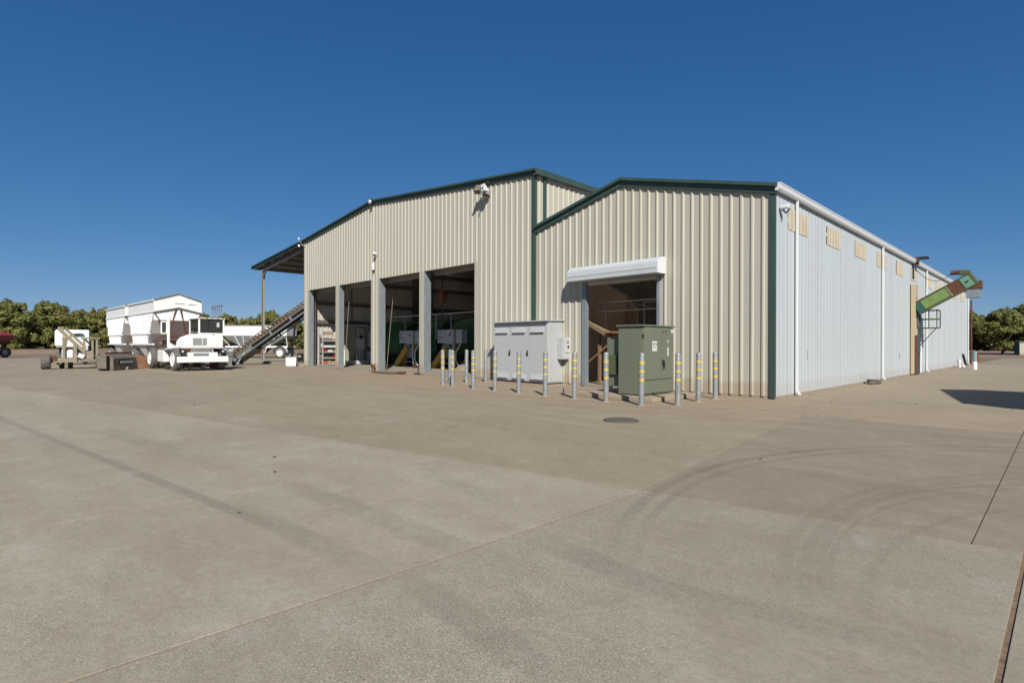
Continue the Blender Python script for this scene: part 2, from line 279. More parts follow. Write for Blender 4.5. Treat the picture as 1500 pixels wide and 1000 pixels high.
# ------------------------------------------------------------------ mesh helpers
class MB:
    def __init__(s, o=(0, 0, 0)): s.v = []; s.f = []; s.o = Vector(o)
    def _add(s, vs, fs):
        k = len(s.v); s.v += [tuple(Vector(p) - s.o) for p in vs]; s.f += [tuple(i + k for i in f) for f in fs]; return s
    def quad(s, *p): return s._add(p, [tuple(range(len(p)))])
    def obox(s, c, a, b, d):
        c, a, b, d = map(Vector, (c, a, b, d))
        P = [c + sx * a + sy * b + sz * d for sz in (-1, 1) for sy in (-1, 1) for sx in (-1, 1)]
        return s._add(P, [(0, 2, 3, 1), (4, 5, 7, 6), (0, 1, 5, 4), (2, 6, 7, 3), (0, 4, 6, 2), (1, 3, 7, 5)])
    def box(s, x0, x1, y0, y1, z0, z1):
        return s.obox(((x0 + x1) / 2, (y0 + y1) / 2, (z0 + z1) / 2), ((x1 - x0) / 2, 0, 0), (0, (y1 - y0) / 2, 0), (0, 0, (z1 - z0) / 2))
    def beam(s, p, q, w, h, up=(0, 0, 1)):
        p, q = Vector(p), Vector(q); d = q - p; u = Vector(up)
        if abs(d.normalized().dot(u)) > .98: u = Vector((1, 0, 0))
        x = d.cross(u).normalized(); y = x.cross(d).normalized()
        return s.obox((p + q) / 2, d / 2, x * w / 2, y * h / 2)
    def tube(s, p, q, r, r2=None, n=10):
        p, q = Vector(p), Vector(q); d = (q - p).normalized(); r2 = r if r2 is None else r2
        u = Vector((0, 0, 1)) if abs(d.z) < .9 else Vector((1, 0, 0)); x = d.cross(u).normalized(); y = d.cross(x)
        P = []
        for c, rr in ((p, r), (q, r2)):
            for k in range(n):
                a = 2 * math.pi * k / n; P.append(c + (x * math.cos(a) + y * math.sin(a)) * rr)
        F = [(k, (k + 1) % n, n + (k + 1) % n, n + k) for k in range(n)] + [tuple(range(n))[::-1], tuple(range(n, 2 * n))]
        return s._add(P, F)
    def path(s, pts, r, n=8):
        for a, b in zip(pts, pts[1:]): s.tube(a, b, r, n=n)
        return s
    def lathe(s, c, ax, prof, n=24, caps=True):
        c, d = Vector(c), Vector(ax).normalized(); u = Vector((0, 0, 1)) if abs(d.z) < .9 else Vector((1, 0, 0)); x = d.cross(u).normalized(); y = d.cross(x)
        P = []; F = []
        for r, h in prof:
            for k in range(n):
                a = 2 * math.pi * k / n; P.append(c + d * h + (x * math.cos(a) + y * math.sin(a)) * r)
        m = len(prof)
        for j in range(m - 1):
            for k in range(n): F.append((j * n + k, j * n + (k + 1) % n, (j + 1) * n + (k + 1) % n, (j + 1) * n + k))
        if caps: F.append(tuple(range(n))[::-1]); F.append(tuple(range((m - 1) * n, m * n)))
        return s._add(P, F)
    def prism(s, poly, ext):
        e = Vector(ext); n = len(poly); P = [Vector(p) for p in poly]; P += [p + e for p in P]
        return s._add(P, [tuple(range(n))[::-1], tuple(range(n, 2 * n))] + [(k, (k + 1) % n, n + (k + 1) % n, n + k) for k in range(n)])
    def mesh(s, name, mat, bev=0, smooth=False):
        me = bpy.data.meshes.new(name); me.from_pydata(s.v, [], s.f)
        bm = bmesh.new(); bm.from_mesh(me); bmesh.ops.recalc_face_normals(bm, faces=bm.faces)
        if bev:
            es = [e for e in bm.edges if len(e.link_faces) == 2 and e.calc_face_angle(0) > R(35)]
            bmesh.ops.bevel(bm, geom=es, offset=bev, segments=2, profile=.6, affect='EDGES', clamp_overlap=True)
        bm.to_mesh(me); bm.free()
        if smooth:
            me.polygons.foreach_set("use_smooth", [True] * len(me.polygons)); me.set_sharp_from_angle(angle=R(38))
        me.materials.append(mat); return me
    def build(s, name, mat, parent=None, bev=0, smooth=False):
        return link(name, s.mesh(name, M[mat] if isinstance(mat, str) else mat, bev, smooth), parent)
def link(name, me, parent=None):
    o = bpy.data.objects.new(name, me); col.objects.link(o)
    if parent is not None: o.parent = parent
    return o
def tag(o, label, cat, group=None):
    o['label'] = label; o['category'] = cat
    if group: o['group'] = group
    return o
def thing(name, label, cat, loc=(0, 0, 0), rz=0, group=None):
    o = bpy.data.objects.new(name, None); o.empty_display_size = .2; col.objects.link(o); o.location = loc; o.rotation_euler = (0, 0, rz)
    return tag(o, label, cat, group)
def structure(o): o['kind'] = 'structure'; return o
def stuff(o): o['kind'] = 'stuff'; return o
def copy_tree(o, parent=None):
    c = o.copy(); col.objects.link(c)
    if parent is not None: c.parent = parent
    for ch in list(o.children): copy_tree(ch, c)
    return c
# ------------------------------------------------------------------ ground and slabs
g = MB(); g.quad((-2500, -2500, -.06), (2500, -2500, -.06), (2500, 2500, -.06), (-2500, 2500, -.06)); structure(g.build('ground', 'dirt'))
yard = structure(MB().box(-60, 24, -45, 62, -.055, -.006).build('concrete_yard', 'fill'))
def cy(x): return -8.54 + .196 * (x - 4.53)          # the skewed construction joint across the yard
def slab(p, mat, gp=.007):
    # shrink the quad a little so that a recessed joint shows between neighbours
    c = sum((Vector(q) for q in p), Vector((0, 0))) / len(p); P = []
    n = len(p)
    for k in range(n):
        a, b, d = Vector(p[k - 1]), Vector(p[k]), Vector(p[(k + 1) % n])
        u = (b - a).normalized(); w = (d - b).normalized()
        n1 = Vector((-u.y, u.x)); n2 = Vector((-w.y, w.x)); bis = (n1 + n2); bis = bis / max(.3, bis.dot(n1))
        P.append(b + bis * gp)
    m = MB().prism([(q.x, q.y, -.05) for q in P], (0, 0, .05))
    m.build('concrete_slab', mat, yard, bev=.002)
def near_slab(xa, xa2, xb, xb2, ylo=-16.5, gl=.006, mat='slab_pale'):
    slab([(xa, ylo), (xb, ylo), (xb2, cy(xb2)), (xa2, cy(xa2))], mat, gl)
near_slab(-60, -60, -30, -30, -45); near_slab(-30, -30, -17, -17, -45); near_slab(-17, -17, -9.5, -9.5, -45); near_slab(-9.5, -9.5, -4.6, -4.5, -45)
near_slab(-4.6, -4.5, -.32, -.1, -45, .0025); near_slab(-.32, -.1, 1.985, 2.2, -45, .008); near_slab(1.985, 2.2, 4.505, 4.535, -45, .009, 'slab_mid')
near_slab(4.512, 4.541, 9.5, 9.5, -45, .008, 'slab_mid'); near_slab(9.5, 9.5, 24, 24, -45)
def far_slab(xa, xb, ya, yb, mat='slab_warm', xa2=None, xb2=None):
    ya1 = cy(xa) if ya is None else ya; yb1 = cy(xb) if ya is None else ya
    slab([(xa, ya1), (xb, yb1), (xb2 if xb2 is not None else xb, yb), (xa2 if xa2 is not None else xa, yb)], mat, .005)
for xa, xb in ((-60, -44), (-44, -34), (-34, -25.6), (-25.6, -17), (-17, -9), (-9, -4)):
    far_slab(xa, xb, None, -4.2); far_slab(xa, xb, -4.2, -.0, 'slab_sand' if xa > -20 else 'slab_warm')
far_slab(-4, 2.18, None, -4.2, 'slab_warm', None, 1.6); far_slab(-4, 1.6, -4.2, 0, 'slab_sand', None, 1.1)
far_slab(2.18, 4.29, None, -2.5, 'slab_dark', 1.4, 4.25); far_slab(1.4, 4.25, -2.5, 0, 'slab_sand', 1.1, 4.25)
far_slab(4.288, 10, None, 0, 'slab_dark', 4.248, 10); far_slab(10, 24, None, 0, 'slab_dark')
for ya, yb in ((0, 8), (8, 18), (18, 34), (34, 62)):
    far_slab(-.02, 4.25, ya, yb, 'slab_warm'); far_slab(4.25, 12, ya, yb, 'slab_warm'); far_slab(12, 24, ya, yb)
for xa, xb in ((-60, -44), (-44, -34)): far_slab(xa, xb, 0, 26)
structure(MB().box(-33.9, -25.62, -.25, 36, -.02, .17).build('canopy_slab', 'slab_pale', bev=.02))
dr = MB()
for k in range(16):
    x = 2 + k * .27 + random.uniform(-.1, .1)
# loose dirt berm under the orchard
bm_ = MB(); n = 60
for k in range(n):
    y0, y1 = -60 + k * 3.2, -60 + (k + 1) * 3.2
    h0 = .55 + .5 * mnoise.noise((k * .35, 1, 0)); h1 = .55 + .5 * mnoise.noise(((k + 1) * .35, 1, 0))
    for (xa, za0, za1), (xb, zb0, zb1) in (((-84, -.05, -.05), (-88, h0 * .7, h1 * .7)), ((-88, h0 * .7, h1 * .7), (-92, h0, h1)), ((-92, h0, h1), (-125, .1, .1))):
        bm_.quad((xa, y0, za0), (xa, y1, za1), (xb, y1, zb1), (xb, y0, zb0))
structure(bm_.build('dirt_bank', 'dirt', smooth=True))

# ------------------------------------------------------------------ ribbed sheet walls
def rib_points(xa, xb, P, ph, h=.034):
    pts = [(xa, None), (xb, None)]
    k0 = math.floor((xa - ph) / P) - 1; k1 = math.ceil((xb - ph) / P) + 1
    def prof(x):
        d = abs((x - ph + P / 2) % P - P / 2)
        return h if d <= .020 else (0 if d >= .048 else h * (.048 - d) / .028)
    xs = {xa, xb}
    for k in range(k0, k1 + 1):
        for d in (-.048, -.020, .020, .048):
            x = ph + k * P + d
            if xa + 1e-4 < x < xb - 1e-4: xs.add(x)
    return [(x, prof(x)) for x in sorted(xs)]
def sheet(xa, xb, z0, ztop, place, P, ph, kinks=(), h=.029):
    m = MB(); pts = rib_points(xa, xb, P, ph, h)
    for kx in kinks:
        if xa + .01 < kx < xb - .01: pts = sorted(pts + [(kx, 0)])
    vs = []
    for x, h in pts: vs += [place(x, h, z0), place(x, h, ztop(x))]
    fs = [(2 * k, 2 * k + 2, 2 * k + 3, 2 * k + 1) for k in range(len(pts) - 1)]
    return m._add(vs, fs)
def interp(pts, x):
    pts = sorted(pts)
    for (a, za), (b, zb) in zip(pts, pts[1:]):
        if a <= x <= b: return za + (zb - za) * (x - a) / (b - a)
    return pts[0][1] if x < pts[0][0] else pts[-1][1]
def wall(parent, xa, xb, P, ph, place, ztop, mat, z0=.06, openings=(), kinks=(), per=3, name='wall_panel', h=.029):
    """sheets of `per` ribs, cut at the openings (a, b, head height)"""
    cuts = {xa, xb}; step = P * per; k = math.ceil((xa - ph + P / 2) / step)
    x = ph + P / 2 + k * step
    while x < xb: 
        if x > xa + .12 and x < xb - .12: cuts.add(x)
        x += step
    for a, b, _ in openings:
        cuts = {c for c in cuts if abs(c - a) > .1 and abs(c - b) > .1} | {a, b}
    cuts = sorted(cuts); out = []
    for a, b in zip(cuts, cuts[1:]):
        mid = (a + b) / 2; zb = z0
        for oa, ob, oh in openings:
            if oa < mid < ob: zb = oh
        out.append(sheet(a, b, zb, ztop, place, P, ph, kinks, h).build(name, mat, parent))
    return out
FRONT = lambda x, h, z: (x, -h, z)
RIGHT = lambda y, h, z: (h, y, z)
LOW = [(0, 4.93), (-4.17, 5.98), (-7.57, 5.12)]
TALL = [(-7.57, 7.01), (-17.96, 7.97), (-25.55, 7.17), (-33.8, 6.50)]
zl = lambda x: interp(LOW, x); zt = lambda x: interp(TALL, x)
DOORS = [(-24.97, -21.74), (-21.35, -18.14), (-17.44, -14.19), (-13.86, -10.63)]

# ---- low shed
shed = thing('metal_shed', 'lower gabled metal shed with white side wall, tan ribbed front and green trim', 'shed')
wall(shed, -7.57, -.05, .254, -.27, FRONT, lambda x: zl(x) - .10, 'tan', openings=[(-5.5, -2.96, 3.12)], kinks=(-4.17,))
PATCH = [(ya, ya + (1.38 if ya < 18 else 1.6)) for ya in (.79, 3.70, 6.58, 9.40, 12.34, 15.22, 18.62, 21.4, 24.2, 27.0, 30.2)]
cuts = sorted({.02, 33.65} | {v for p in PATCH for v in p}); yy = []
for a, b in zip(cuts, cuts[1:]):
    n_ = max(1, round((b - a) / .78)); yy += [a + (b - a) * k / n_ for k in range(n_)]
yy.append(33.65)
for k, (a, b) in enumerate(zip(yy, yy[1:])):
    off = .0011 * ((k * 5) % 3); pl_ = lambda y, h, z, off=off: (h + off, y, z)
    hit = any(pa - .01 < (a + b) / 2 < pb + .01 for pa, pb in PATCH)
    sheet(a, b, .06, lambda y: 4.06 if hit else 4.86, pl_, .254, .16, (), .007).build('wall_panel', 'white_wall', shed)
    if hit: sheet(a, b, 4.54, lambda y: 4.86, pl_, .254, .16, (), .007).build('wall_panel', 'white_wall', shed)
for y, z, l in ((2.19, .86, .26), (13.05, .75, .22)): MB().beam((.0105, y, z), (.0105, y + .012, z + l), .005, .008, (1, 0, 0)).build('tear', 'dark', shed)
wall(shed, -7.5, 0, .254, -.27, lambda x, h, z: (x, 33.66 + h, z), lambda x: zl(x) - .1, 'tan', kinks=(-4.17,), per=6)
for k, (ya, yb) in enumerate(PATCH):
    sheet(ya, yb, 4.045 + .02 * ((k * 7) % 3 - 1), lambda y: 4.56 + .015 * ((k * 5) % 3 - 1), lambda y, h, z: (h + .009, y, z), .254, .16, (), .022).build('patch_panel', M['fibre'], shed)
MB().box(-7.56, 0, .06, 33.6, .0, .035).build('shed_floor', 'floor', shed)
cb = MB(); cb.box(-.12, -.004, .05, 33.65, 0, .055); cb.box(-7.56, -5.5, .0, .1, 0, .055); cb.box(-2.96, -.13, .0, .1, 0, .055); cb.build('foundation_curb', 'concrete_pad', shed)
def roof_strips(yend, lits):
    out = []; y = -.14
    for a, b in lits: out += [(y, a, False), (a, b, True)]; y = b
    return out + [(y, yend, False)]
for side in ((0, -4.17), (-4.17, -7.57)):
    xa, xb = side; r = MB(); e = .08 if xa == 0 else 0
    for ya, yb, lit in roof_strips(33.76, ((2.2, 3.4), (5.2, 6.4), (8.2, 9.4))):  # unseen translucent strips, added to brighten the shed interior
        MB().prism([(xa + e, ya, zl(xa) - .02 * e), (xb, ya, zl(xb)), (xb, ya, zl(xb) - .03), (xa + e, ya, zl(xa) - .03)], (0, yb - ya, 0)).build('added_skylight_panel' if lit else 'roof', 'added_skylight' if lit else 'roof', shed)
    t = MB()
    t.prism([(xa + e / 2, 0, zl(xa) - .037), (xb, 0, zl(xb) - .037), (xb, 0, zl(xb) - .225), (xa + e / 2, 0, zl(xa) - .225)], (0, -.075, 0))
    t.prism([(xa + e, 0, zl(xa) + .012), (xb, 0, zl(xb) + .012), (xb, 0, zl(xb) - .075), (xa + e, 0, zl(xa) - .075)], (0, -.15, 0))
    t.build('rake_trim', 'green_trim', shed, bev=.008)
MB().box(-.105, .020, -.045, .018, .03, 4.74).build('corner_trim', 'green_trim', shed, bev=.006)
gt = MB().prism([(.024, -.10, 4.775), (.09, -.10, 4.775), (.12, -.10, 4.82), (.14, -.10, 4.92), (.15, -.10, 4.92), (.15, -.10, 4.945), (.024, -.10, 4.945)], (0, 33.85, 0)).build('gutter', 'white', shed, bev=.004)
for y in (1.24, 10.02, 18.6, 33.5):
    d = MB(); d.box(.035, .095, y - .032, y + .032, .10, 4.77); d.beam((.065, y, .12), (.15, y, .03), .06, .05); d.build('downspout', 'white', shed, bev=.012)
# door of the low shed
dj = MB()
for x0, x1 in ((-5.5, -5.40), (-3.06, -2.96)): dj.box(x0, x1, -.05, .22, .0, 3.11)
dj.box(-5.40, -3.06, -.03, .18, 3.02, 3.11)
for x0, x1, nm in ((-5.5, -5.44, 0), (-3.04, -2.96, 1)): MB().box(x0, x1, -.055, .10, .0, 3.11).build('door_jamb', 'galv', shed, bev=.01)
MB().box(-5.58, -5.51, -.06, -.036, .02, 3.1).build('door_guide', 'galv', shed, bev=.003)
MB().box(-5.395, -3.065, -.02, .2, 3.03, 3.11).build('door_header', 'inner_tan', shed)
hd = MB(); prof = [(0, 3.60), (-.14, 3.585), (-.30, 3.53), (-.38, 3.47), (-.40, 3.42), (-.415, 3.30), (-.415, 3.14), (0, 3.14)]
hd.prism([(-2.79, y - .036, z) for y, z in prof], (-3.06, 0, 0)); hood = hd.build('door_hood', 'hood', shed, bev=.01)
MB().prism([(-2.785, y * .97 - .038, 3.14 + (z - 3.14) * .98) for y, z in prof], (.012, 0, 0)).build('hood_end', 'white', hood)
MB().box(-5.84, -2.80, -.46, -.448, 3.27, 3.285).build('hood_seam', 'hood', hood)
# interior of the low shed: dusty partition, rails and the wooden nut ramps
MB().prism([(-9.3 + 1.8, 5, 0), (-7.5, 5, 3.05), (-7.07, 5, 2.76), (-6.91, 5, 2.70), (-6.91, 5, 0)], (0, .12, 0)).build('inner_partition', 'brown_wall', shed)
ip = MB(); ip.prism([(-7.45, .3, 0), (-7.45, 5.0, 0), (-7.45, 5.0, 3.2), (-7.45, .3, 4.3)], (.08, 0, 0)); ip.build('side_boarding', 'brown_wall', shed)
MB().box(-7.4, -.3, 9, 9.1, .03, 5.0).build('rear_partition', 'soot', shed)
rl = thing('inner_railing', 'pinkish pipe railing across the upper part of the shed doorway', 'railing', (-4.3, .5, .035))
o_ = (-4.3, .5, .035)
for z in (2.54, 2.27): MB(o_).tube((-5.38, .5, z), (-3.08, .5, z), .022, n=8).build('rail', 'pink_rail', rl, smooth=True)
MB(o_).tube((-3.76, .5, .035), (-3.76, .5, 2.46), .02, n=8).tube((-3.76, .5, 2.46), (-3.3, .9, 2.56), .02, n=8).build('post', 'pink_rail', rl, smooth=True)
MB(o_).tube((-5.25, .7, .035), (-5.25, .7, 2.7), .018, n=8).build('post', 'pink_rail', rl, smooth=True)
MB(o_).tube((-5.2, .9, 2.7), (-4.3, 2.4, 2.35), .016, n=8).tube((-4.3, 2.4, 2.35), (-4.3, 2.4, .035), .016, n=8).tube((-4.9, 2.2, 1.2), (-4.3, 2.4, 2.1), .016, n=8).build('brace', 'pink_rail', rl, smooth=True)
rp = thing('wooden_ramp', 'weathered plank spout sloping down out of the shed doorway', 'ramp', (-5.2, .6, .035)); o_ = (-5.2, .6, .035)
for k, (y, m) in enumerate(((.36, 'wood'), (.50, 'wood'), (.64, 'wood_fresh'), (.78, 'wood'))):
    MB(o_).beam((-5.72, y, 2.0 - .01 * k), (-5.05, y, 1.66 - .008 * k), .13, .035).build('board', m, rp, bev=.006)
MB(o_).beam((-5.74, .30, 1.96), (-4.98, .30, 1.58), .05, .12).build('side_board', 'wood', rp, bev=.006)
MB(o_).box(-5.16, -4.72, .28, .88, 1.60, 1.65).build('landing_board', 'wood_fresh', rp, bev=.01)
MB(o_).box(-5.4, -5.32, .5, .58, 0, 1.75).build('leg', 'wood', rp, bev=.006)
MB(o_).box(-5.0, -4.94, .5, .58, 0, 1.6).build('leg', 'wood', rp, bev=.006)
lp = thing('loose_plank', 'orange brown plank leaning up inside the shed doorway', 'plank', (-5.4, .62, .2)); 
MB((-5.4, .62, .2)).beam((-5.75, .6, .72), (-5.02, .6, 1.24), .22, .05).build('plank', 'wood_fresh', lp, bev=.006)
MB((-5.4, .62, .2)).box(-5.42, -5.36, .58, .64, .035, .93).build('prop', 'wood', lp)
pt = thing('pale_wedge', 'pale triangular offcut by the shed doorway behind the transformer', 'board', (-5.1, .9, .035))
MB().prism([(-.2, 0, 0), (.30, 0, 0), (.30, .05, .34)], (0, .03, 0)).build('wedge', 'pink_rail', pt)  # small pale upright triangle just inside the doorway

# ---- tall building
hall = thing('metal_warehouse', 'tall tan ribbed steel warehouse with four open bays and green roof edge', 'warehouse')
TP = .2643
wall(hall, -25.55, -7.70, TP, -7.93, FRONT, lambda x: zt(x) - .10, 'tan', openings=[(a, b, 4.28) for a, b in DOORS], kinks=(-17.96,))
wall(hall, .45, 34, TP, .1, lambda y, h, z: (-7.57 + h, y, z), lambda y: 6.90, 'tan', z0=4.85)
sheet(.0, .40, 5.0, lambda y: 6.9, lambda y, h, z: (-7.57 + h, y, z), TP, .2).build('wall_panel', 'tan', hall)
wall(hall, .0, 34, TP, .1, lambda y, h, z: (-25.55 - h, y, z), lambda y: 7.08, 'inner_tan', z0=.0)
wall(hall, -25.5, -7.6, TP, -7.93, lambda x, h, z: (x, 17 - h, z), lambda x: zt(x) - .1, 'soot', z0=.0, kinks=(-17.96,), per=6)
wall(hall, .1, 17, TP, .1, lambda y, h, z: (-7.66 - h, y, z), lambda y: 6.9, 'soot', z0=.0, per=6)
MB().box(-25.5, -7.66, -.02, 17, .0, .05).build('hall_floor', 'floor', hall)
fc = MB(); xs = [-25.55] + [v for d in DOORS for v in d] + [-7.7]
for a, b in zip(xs[::2], xs[1::2]): fc.box(a, b, .0, .1, 0, .06)
fc.build('foundation_curb', 'concrete_pad', hall)
for (xa, za), (xb, zb) in zip(TALL, TALL[1:]):
    lean = xb < -30; y1 = 34.2; e = .14 if xa > -8 else 0
    m = .0
    for ya, yb, lit in roof_strips(34.0, () if lean else ((4.0, 5.2), (9.0, 10.2))):  # out-of-view translucent strips added over the bays to lighten the drums
        MB().prism([(xa + e, ya, za - .09 * e), (xb, ya, zb), (xb, ya, zb - .03), (xa + e, ya, za - .03 - .09 * e)], (0, yb - ya, 0)).build('added_skylight_panel' if lit else ('canopy_roof' if lean else 'roof'), 'added_skylight' if lit else 'roof', hall)
    t = MB(); h = .20
    t.prism([(xa + e, 0, za - .037), (xb, 0, zb - .037), (xb, 0, zb - h), (xa + e, 0, za - h)], (0, -.08, 0))
    t.prism([(xa + e, 0, za + .012), (xb, 0, zb + .012), (xb, 0, zb - .06), (xa + e, 0, za - .06)], (0, -.17, 0))
    t.build('rake_trim', 'green_trim', hall, bev=.008)
MB().box(-7.43, -7.40, -.17, 34, 6.82, 7.02).build('eave_trim', 'green_trim', hall, bev=.006)
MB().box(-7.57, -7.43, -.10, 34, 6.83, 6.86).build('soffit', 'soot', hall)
MB().box(-7.70, -7.535, -.055, .03, .03, 6.82).build('corner_trim', 'green_trim', hall, bev=.006)
MB().box(-7.575, -7.51, .35, .47, 5.15, 6.82).build('side_trim', 'green_trim', hall, bev=.006)
MB().box(-25.62, -25.5, -.05, .03, .03, 7.0).build('edge_trim', 'tan', hall, bev=.006)
for (a, b), jd in zip(DOORS, (.23, .22, .29, .30)):
    j = MB(); j.box(a, a + .012, -.03, jd, .05, 4.28); j.box(a - .1, a + .005, jd - .012, jd, .05, 4.28); j.build('door_jamb', 'galv', hall)
    j = MB(); j.box(b - .012, b, -.03, .40, .05, 4.28); j.box(b - .10, b, .388, .40, .05, 4.28); j.build('door_jamb', 'galv', hall)
    hb = MB(); hb.box(a + .02, b - .02, .46, .54, 4.13, 4.40); hb.box(a, b, -.028, .05, 4.262, 4.29); hb.build('door_header', 'purlin', hall, bev=.01)
    MB().box(a - .16, a, -.046, -.036, .03, 4.28).build('door_casing', 'tan', hall); MB().box(b, b + .14, -.046, -.036, .03, 4.28).build('door_casing', 'tan', hall)
for z in (2.55, 3.62, 4.95, 5.9):
    MB().box(-25.53, -25.36, .1, 16.9, z - .1, z + .1).build('girt', 'primer', hall)
for y in (.25, 7.2, 13.5):
    MB().box(-25.5, -25.18, y, y + .2, .05, 6.9).build('column', 'primer', hall)
MB().box(-25.48, -25.2, 7.4, 8.6, .05, 6.6).build('dark_door', 'soot', hall)
for x in (-18, -14, -10.4): MB().box(x, x + .2, 8, 8.3, .05, 7).build('column', 'primer', hall)
for z in (2.6, 4.4): MB().box(-25.3, -7.8, 16.7, 16.9, z, z + .2).build('girt', 'primer', hall)
for x in (-24.2, -22, -19.8, -16.5, -14.2, -12, -9.8): MB().box(x, x + .07, .2, 16.9, zt(x) - .32, zt(x) - .10).build('purlin', 'primer', hall)
# canopy
def canopy_post(y):
    p = MB(); p.box(-32.52, -32.36, y - .01, y, .17, 6.15); p.box(-32.52, -32.36, y + .15, y + .16, .17, 6.15); p.box(-32.445, -32.435, y, y + .15, .17, 6.15)
    p.box(-32.58, -32.3, y - .05, y + .2, .17, .19)
    p.build('canopy_post', 'purlin', hall)
    b = MB(); za, zb = 6.18, 6.80
    for dz, w in ((.0, .16), (.26, .16)): b.beam((-32.55, y + .08, za + dz - .13), (-25.62, y + .08, zb + dz - .13), w, .016)
    b.beam((-32.55, y + .08, za), (-25.62, y + .08, zb), .012, .26); b.build('canopy_beam', 'primer', hall)
    MB().prism([(-32.36, y + .04, 5.6), (-32.36, y + .04, 6.1), (-31.7, y + .04, 6.14)], (0, .05, 0)).build('knee_plate', 'primer', hall)
for y in (.05, 7.6, 15.2, 22.8, 30.4): canopy_post(y)
for k in range(6):
    x = -33.5 + k * 1.5; z = zt(x) - .13; MB().box(x, x + .06, -.05, 33.5, z - .09, z + .09).build('canopy_purlin', 'purlin', hall)
MB().box(-33.86, -33.8, -.17, 34, 6.30, 6.51).build('canopy_fascia', 'green_trim', hall)

# ------------------------------------------------------------------ fittings on the walls
fl = thing('flood_light', 'cluster of flood lights and white box under the warehouse roof edge', 'light', (-9.85, -.04, 6.75)); o_ = (-9.85, -.04, 6.75)
MB(o_).box(-9.86, -9.66, -.42, -.20, 6.68, 6.93).build('junction_box', 'white', fl, bev=.02)
MB(o_).box(-9.80, -9.74, -.43, -.421, 6.74, 6.82).build('emblem', 'ink', fl)
MB(o_).beam((-9.8, -.036, 6.62), (-9.8, -.5, 6.62), .04, .04).beam((-10.1, -.3, 6.66), (-9.7, -.3, 6.66), .04, .04).build('bracket', 'galv', fl)
MB(o_).obox((-10.05, -.36, 6.80), (.10, .06, .0), (-.05, .09, -.04), (.02, .05, .11)).build('lamp_head', 'bucket', fl, bev=.02)
MB(o_).obox((-9.62, -.3, 6.93), (.08, .02, 0), (-.01, .06, -.03), (.01, .03, .05)).build('lamp_head', 'dark', fl, bev=.01)
MB(o_).box(-9.92, -9.83, -.3, -.05, 6.5, 6.62).build('mount_plate', 'bucket', fl)
def camera_unit(x, y, z, label, sideways=False):
    t = thing('security_camera', label, 'camera', (x, y, z))
    if sideways:
        MB().box(.03, .09, -.05, .05, -.06, .0).build('mount', 'white', t); MB().path([(.07, 0, -.03), (.14, -.02, -.12), (.24, -.05, -.04)], .016).build('arm', 'dark', t)
        MB().box(.04, .22, -.10, .0, -.02, .07).build('housing', 'white', t, bev=.02)
    else:
        MB().box(-.05, .05, -.05, -.036, -.06, .06).build('mount', 'white', t); MB().lathe((0, -.07, .03), (0, -1, .2), [(.06, 0), (.075, .05), (.07, .12), (.04, .15)], 14).build('housing', 'white', t, smooth=True)
        MB().lathe((0, -.14, -.01), (0, -.6, -1), [(.045, 0), (.05, .03), (.02, .08)], 12).build('lens', 'black', t, smooth=True)
camera_unit(-17.67, 0, 5.40, 'small white dome camera high above the pier between second and third bays')
camera_unit(.0, .28, 4.42, 'white camera on the white side wall just below the corner gutter', True)
wp = thing('wall_light', 'white tube wall light above the pier between second and third bays', 'light', (-17.87, 0, 4.85))
MB().lathe((0, -.09, -.14), (0, 0, 1), [(.06, 0), (.065, .02), (.065, .3), (.03, .34)], 12).build('housing', 'white', wp, smooth=True)
MB().lathe((0, -.09, -.19), (0, 0, 1), [(.035, 0), (.06, .05)], 12).build('lens', 'black', wp, smooth=True); MB().box(-.03, .03, -.06, -.036, -.1, .1).build('mount', 'white', wp)
rv = thing('roof_light', 'small white lamp at the top of the warehouse gable', 'light', (-17.93, -.18, 7.88))
MB().lathe((0, 0, 0), (0, -1, -.3), [(.04, 0), (.08, .02), (.09, .08), (.07, .11)], 14).build('lamp', 'white', rv, smooth=True); MB().beam((0, .02, .0), (0, .02, .14), .04, .04).build('stem', 'dark', rv)
cl = thing('corner_light', 'twin lamp fixture at the warehouse left roof corner beside the canopy', 'light', (-25.7, -.16, 7.05))
MB().box(-.15, .05, -.14, -.03, -.02, .04).build('base', 'purlin', cl, bev=.01); MB().lathe((-.02, -.15, .1), (0, 0, 1), [(.03, 0), (.05, .04), (.045, .13), (.02, .15)], 12).build('lamp', 'white', cl, smooth=True)
MB().lathe((0, -.12, -.3), (0, -.4, 1), [(.03, 0), (.06, .05), (.04, .15)], 12).build('lamp', 'white_dull', cl, smooth=True); MB().beam((.0, -.03, -.1), (.2, .12, -.28), .05, .05).build('arm', 'purlin', cl)
ef = thing('eave_floodlight', 'dark flood light on the gutter of the white wall above the chute', 'light', (.2, 16.0, 4.95))
MB().box(-.05, .30, -.25, .15, .03, .12).build('lamp', 'dark', ef, bev=.01); MB().box(-.1, .0, -.45, -.2, -.14, .10).build('ballast', 'rust', ef, bev=.01)
MB().box(-.17, -.12, -.62, -.52, -.85, -.2).build('conduit_box', 'dark', ef); MB().path([(-.13, -.57, -.25), (-.05, -.4, -.1), (0, -.3, -.05)], .03).build('conduit', 'dark', ef)
MB().box(-.16, .0, -.3, -.22, -.2, -.1).build('bracket', 'dark', ef)

